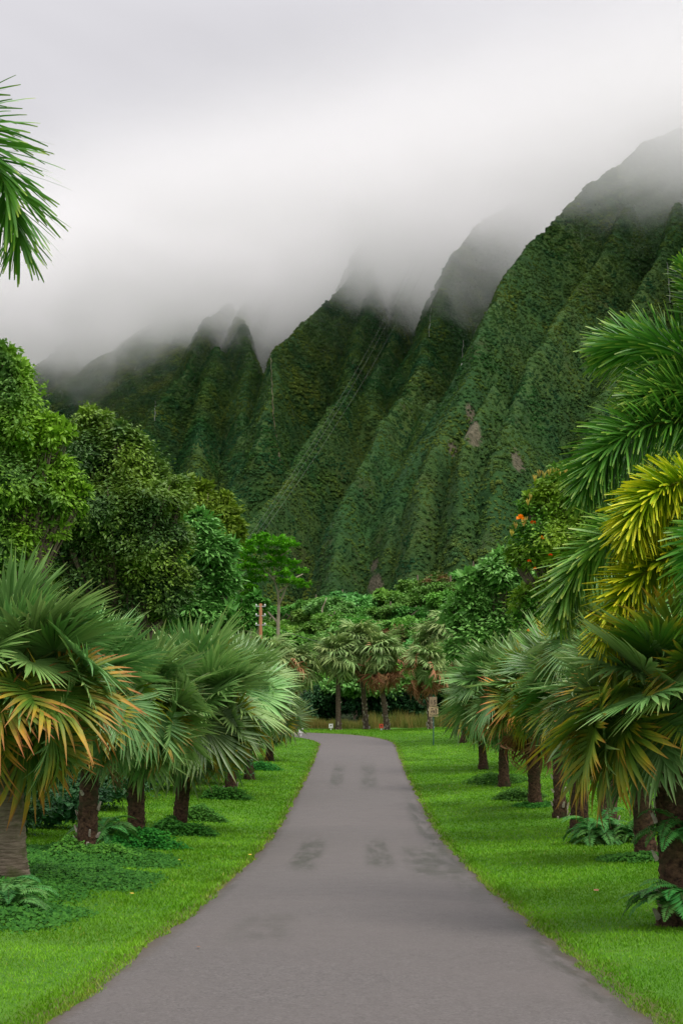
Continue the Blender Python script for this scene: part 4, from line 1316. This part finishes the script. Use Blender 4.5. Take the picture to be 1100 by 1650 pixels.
a0, a1, a2, a3 = hit(60, 1490), hit(150, 1420), hit(20, 1450), hit(90, 1400)
cover('ivy', [(a0.x - 1.1, a0.y + .6, 1.25, 2.6), (a1.x - .5, a1.y, 1.35, 3.2), (a2.x - 1.0, a2.y, 1.5, 4.5), (a3.x, a3.y + 2, 1.7, 3.0)], 60000, 0.17, 'broad mat of small dark ivy leaves under the pale-trunked palm', L=0.06, W=0.05, seed=1)
for i, (px, py, rx, lab) in enumerate(((225, 1366, 0.85, 'ring of ivy round the straight brown trunk'), (288, 1344, 0.85, 'ring of ivy under the full fan palm'), (140, 1386, 1.0, 'ring of ivy round the stump-like trunk'),
                                       (322, 1322, 0.7, 'small ivy mound between two left palms'), (362, 1287, 0.8, 'ivy round the ragged reddish trunk base'), (415, 1240, 0.9, 'ivy patch near the end of the left row'),
                                       (802, 1262, 1.1, 'ivy mound under the silvery fan palm'), (838, 1288, 0.8, 'rounded ivy mound beside the tan-skirted palm'), (1040, 1386, 0.8, 'thin ivy round the leaning dark trunk'), (862, 1300, .6, 'thin ivy at the tan-skirted palm'))):
    q = hit(px, py)
    cover('ivy', [(q.x, q.y, rx, rx * .9)], 3600, 0.13 if i in (8, 9) else 0.36, lab, seed=10 + i)

# ------------------------------------------------------------------ grass
def grass(name, n, label):
    r = np.random.default_rng(5)
    Y = 8.5 + 92 * r.random(n) ** 2.3
    half = 550 * Y / FPX + 1.5
    X = r.uniform(-1, 1, n) * np.minimum(half, 11)
    u_ = road_u(X, Y)
    lim = ROADW / 2 - 0.10 + 0.28 * fbm(X * 0 + Y / 0.8, X * 0 + np.sign(X) * 3, 4, 44)
    k = (u_ > lim) & (Y < 103)
    X, Y, u_ = X[k], Y[k], u_[k]; n = len(X)
    Z = np.maximum(np.where(u_ < ROADW / 2 + .05, prof(Y) - 0.01, -99), gz(X, Y)) - 0.005
    sc_ = np.clip(Y / 13, 0.8, 4.0)
    h_ = (0.014 + 0.020 * r.random(n)) * (0.8 + 0.5 * vnoise(X * 1.7, Y * 1.7, 3)) * np.clip(sc_, 1, 1.9)
    h_ = h_ * np.where(u_ < ROADW / 2 + 0.15, 1.35, 1)
    wd = 0.0055 * sc_ * (0.7 + 0.6 * r.random(n))
    a = r.random(n) * 6.283; lean = h_ * (0.2 + 0.9 * r.random(n)); b_ = r.random(n) * 6.283
    base_ = np.stack([X, Y, Z], 1); sd_ = np.stack([np.cos(a), np.sin(a), 0 * a], 1) * wd[:, None]
    tip = base_ + np.stack([np.cos(b_) * lean, np.sin(b_) * lean, h_], 1)
    V = np.stack([base_ - sd_, base_ + sd_, tip], 1).reshape(-1, 3); i = np.arange(n) * 3
    rv = np.clip(0.5 + 0.5 * (r.random(n) - .5) + 0.9 * fbm(X / 1.2, Y / 2.0, 3, 8) * 2 + 0.7 * fbm(X / 4, Y / 6, 2, 18) * 2, 0, 1)
    dry = np.clip(1.0 - (u_ - 2.22) / 0.14, 0, 1) * (r.random(n) < 0.55)
    b = MB(); b.add(V, np.stack([i, i + 1, i + 2], 1), np.repeat(np.maximum(dry, (r.random(n) < 0.03) * 0.9), 3), np.repeat(rv, 3))
    tag(b.build(name, M['blade'], None, False), label, 'grass', None, 'stuff')


grass('grass', 720000, 'short mown bright green grass on both verges')

r = np.random.default_rng(12); n = 16000
px = r.uniform(440, 800, n); Y = r.uniform(102.5, 108, n); X = (px - 550) * Y / FPX
den = vnoise(X / 1.3, Y / 1.3, 6); k = den > 0.32 + 0.25 * r.random(n)
X, Y = X[k], Y[k]; n = len(X)
h_ = (0.35 + 0.75 * r.random(n)) * (0.5 + vnoise(X / 1.1, Y * 0, 7)); a = r.random(n) * 6.283
base_ = np.stack([X, Y, lawn_h(X, Y) - .01], 1); sd_ = np.stack([np.cos(a), np.sin(a), 0 * a], 1) * 0.022
lean = np.stack([r.normal(size=n) * .22, r.normal(size=n) * .22, np.ones(n)], 1) * h_[:, None]
V = np.stack([base_ - sd_, base_ + sd_, base_ + lean], 1).reshape(-1, 3); i = np.arange(n) * 3
b = MB(); b.add(V, np.stack([i, i + 1, i + 2], 1), np.tile([0, 0, 1.0], n), np.repeat(np.clip(r.normal(.4, .3, n), 0, 1), 3))
tag(b.build('dry_grass', M['dry'], None, False), 'tall straw-coloured grass behind the bend', 'grass', None, 'stuff')

# ------------------------------------------------------------------ pole, cables, signs
B = Vector(gp(420, 118)); T_ = at(420, 973, 118)
ro = thing('utility_pole', B, 'brown wooden utility pole with three metal cross-arms among the trees', 'utility pole')
b = MB(); hp = T_.z - B.z
b.tube([(0, 0, -.5), (0, 0, 0), (0, 0, hp * .5), (0, 0, hp)], [.17, .17, .155, .13], 12); b.build('pole', M['pole_wood'], ro)
for py in (977, 992, 1007):
    z = at(420, py, 118).z - B.z
    b = MB(); b.box((-.42, -.06, z - .05), (.42, .06 - .17, z + .04))
    arm = b.build('cross_arm', M['steel'], ro, False)
    for s_ in (-1, 1):
        b = MB(); b.tube([(s_ * .36, -.09, z + .03), (s_ * .36, -.09, z + .10), (s_ * .36, -.09, z + .17)], [.05, .075, .035], 8); b.build('insulator', M['white_paint'], arm)


def cable(P0, P1, sag, rad, label, group, n=28):
    pts = [P0.lerp(P1, i / n) - Vector((0, 0, 4 * sag * (i / n) * (1 - i / n))) for i in range(n + 1)]
    b = MB(); b.tube(pts, [rad] * (n + 1), 5, cap=False)
    tag(b.build('power_cable', M['wire']), label, 'cable', group)


cable(at(423, 1005, 118), at(760, 1058, 150), 1.2, 0.018, 'thin cable running from the pole across the wooded slope', None)
for k, (xa, xb) in enumerate(((398, 668), (406, 676), (414, 692))):
    P0 = at(xa, 870, 900); P1 = at(xb, 410, 1880)
    cable(P0, P1, 16, 0.05, 'long pale power cable climbing the mountainside into the cloud', 'power cables up the mountain', 60)

# sign post with two boards
B = hit(698, 1201)
ro = thing('sign_post', B, 'thin green post carrying two tan boards on the right lawn', 'sign')
s_ = B.y / FPX
b = MB(); b.tube([(0, 0, -.3), (0, 0, 0), (0, 0, (1201 - 1122) * s_)], [.035, .035, .032], 8); b.build('post', M['post_green'], ro)


def text(s, size, loc, parent, mat=M['ink'], name='lettering'):
    cu = bpy.data.curves.new(name, 'FONT'); cu.body = s; cu.size = size; cu.align_x = 'CENTER'; cu.align_y = 'CENTER'; cu.extrude = 0.002
    o = bpy.data.objects.new(name, cu); col.objects.link(o)
    bpy.context.view_layer.update()
    me_ = bpy.data.meshes.new_from_object(o.evaluated_get(bpy.context.evaluated_depsgraph_get()))
    bpy.data.objects.remove(o); me_.materials.append(mat)
    q = link(name, me_, parent); q.location = loc; q.rotation_euler = (R(90), 0, 0)
    return q


z0, z1, z2, z3 = ((1201 - v) * s_ for v in (1154.5, 1138.5, 1137.5, 1123))
b = MB(); b.box((-.27, -.062, z0), (.27, -.038, z1)); lowb = b.build('lower_board', M['sign_tan'], ro, False)
b = MB(); b.box((-.245, -.060, z2), (.19, -.040, z3)); upb = b.build('upper_board', M['sign_brown'], ro, False)
text('15', 0.36, (-.02, -.066, z2 + .2), upb)
b = MB()
for q in ((-.15, .30, .02, .34), (-.15, .22, -.09, .30), (-.02, .20, .05, .36), (.10, .18, .16, .46), (-.14, .42, -.02, .47)):
    b.box((q[0], -.067, z0 + q[1]), (q[2], -.0625, z0 + q[3]))
b.build('pictogram', M['ink'], lowb, False)
text('ROAD', 0.15, (0, -.068, z0 + .1), lowb)

# three small marker signs at the bend
for (px, py, Y, mt, lab) in ((485, 1178, 90, 'white_paint', 'small white marker sign on the grass inside the bend'), (533, 1176, 98.2, 'white_paint', 'small white marker sign beside the thin dark palm trunk'), (614, 1175, 98.0, 'red_paint', 'small red marker sign between two scarred palm trunks')):
    X = (px - 550) * Y / FPX; B = Vector((X, Y, gz1(X, Y)))
    top = max(at(px, py - 4.5, Y).z - B.z, 0.45)
    ro = thing('marker_sign', B, lab, 'sign')
    b = MB(); b.box((-.045, -.02, -.1), (.045, .02, top - .3)); b.build('post', M['white_paint'], ro, False)
    b = MB(); b.box((-.14, -.045, top - .30), (.14, -.021, top)); bd = b.build('board', M[mt], ro, False)
    b = MB(); b.tube([(0, -.047, top - .13), (0, -.051, top - .13)], [.05, .05], 10); b.build('symbol', M['ink'], bd, False)

# ------------------------------------------------------------------ waterfalls and scars on the cliff
def streak(pts, wd, mat, name, label, cat):
    b = MB(); L_ = []
    for (px, py) in pts: L_.append(mhit(px, py) + Vector((0, -3.0, 0.6)))
    V = []
    for i, q in enumerate(L_):
        w_ = wd * (0.6 + 0.8 * hash3(np.int64(i * 7 + pts[0][0]), np.int64(3), 1))
        V += [(q.x - w_, q.y, q.z), (q.x, q.y - .8, q.z), (q.x + w_, q.y, q.z)]
    F = []
    for i in range(len(L_) - 1):
        F += [(3 * i, 3 * i + 1, 3 * i + 4, 3 * i + 3), (3 * i + 1, 3 * i + 2, 3 * i + 5, 3 * i + 4)]
    b.add(V, F); tag(b.build(name, M[mat]), label, cat)


def line(x0, y0, x1, y1, n=14, wob=2.0):
    return [(x0 + (x1 - x0) * i / n + wob * math.sin(i * 1.7 + x0), y0 + (y1 - y0) * i / n) for i in range(n + 1)]


streak(line(436, 568, 441, 680, 22, .8) + line(442, 686, 452, 745, 10, .8), 0.35, 'scar', 'soil_streak', 'long thin pale streak down the gully between two spurs', 'landslip')
streak(line(251, 648, 250, 680, 8, .6), 0.28, 'water_fall', 'waterfall', 'short pale waterfall low on the far left spur', 'waterfall')
streak(line(746, 550, 742, 592, 10, .8), 0.28, 'water_fall', 'waterfall', 'white waterfall in the dark cleft of the big right ridge', 'waterfall')
streak(line(697, 450, 690, 545, 16, .8), 0.24, 'water_fall', 'waterfall', 'thin waterfall dropping out of the cloud between two ridges', 'waterfall')
streak(line(1073, 425, 1078, 490, 12, .6), 0.25, 'water_fall', 'waterfall', 'faint waterfall high on the right face near the plume palm', 'waterfall')

# ------------------------------------------------------------------ litter on the grass and road
for i, (px, py, mt, sz, lab) in enumerate(((403, 1381, 'fallen_yellow', .10, 'yellow fallen leaf by the left road edge'), (289, 1389, 'fallen_yellow', .07, 'tiny yellow fallen leaf on the left lawn'), (213, 1445, 'fallen_yellow', .07, 'yellow leaf on the lawn near the ivy mat'),
                                          (803, 1447, 'fallen_brown', .11, 'reddish fallen leaf on the right road edge'), (826, 1395, 'fallen_yellow', .12, 'pale yellow leaf on the right lawn'), (1058, 1391, 'fallen_pale', .13, 'pale fallen blossom near the leaning trunk'),
                                          (960, 1440, 'fallen_brown', .12, 'brown leaf flat on the right lawn'), (755, 1292, 'fallen_pale', .09, 'pale speck of a leaf on the far right verge'), (320, 1528, 'fallen_brown', .06, 'dark twig scrap lying on the asphalt'))):
    q = hit(px, py); rz = random.Random(i).uniform(0, 6.28)
    P = Vector((q.x, q.y, (q.z if px not in (320,) else float(prof(q.y)) + .03) + 0.045))
    if px == 320: P.z = float(prof(q.y)) + 0.03
    b = MB(); S = []
    for k_ in range(5):
        f = k_ / 4; w_ = sz * .35 * math.sin(math.pi * (f * .9 + .05)); zc = .25 * sz * (f - .5) ** 2
        S += [(sz * (f - .5), -w_, zc + .25 * w_), (sz * (f - .5), 0, zc), (sz * (f - .5), w_, zc + .25 * w_)]
    F = []
    for k_ in range(4):
        F += [(3 * k_, 3 * k_ + 1, 3 * k_ + 4, 3 * k_ + 3), (3 * k_ + 1, 3 * k_ + 2, 3 * k_ + 5, 3 * k_ + 4)]
    b.add(S, F); o = b.build('fallen_leaf', M[mt]); o.location = P; o.rotation_euler = (0.15, 0.1, rz)
    tag(o, lab, 'leaf')

tris = sum(len(me_.loops) - 2 * len(me_.polygons) for me_ in bpy.data.meshes)
print('unique triangles', tris)
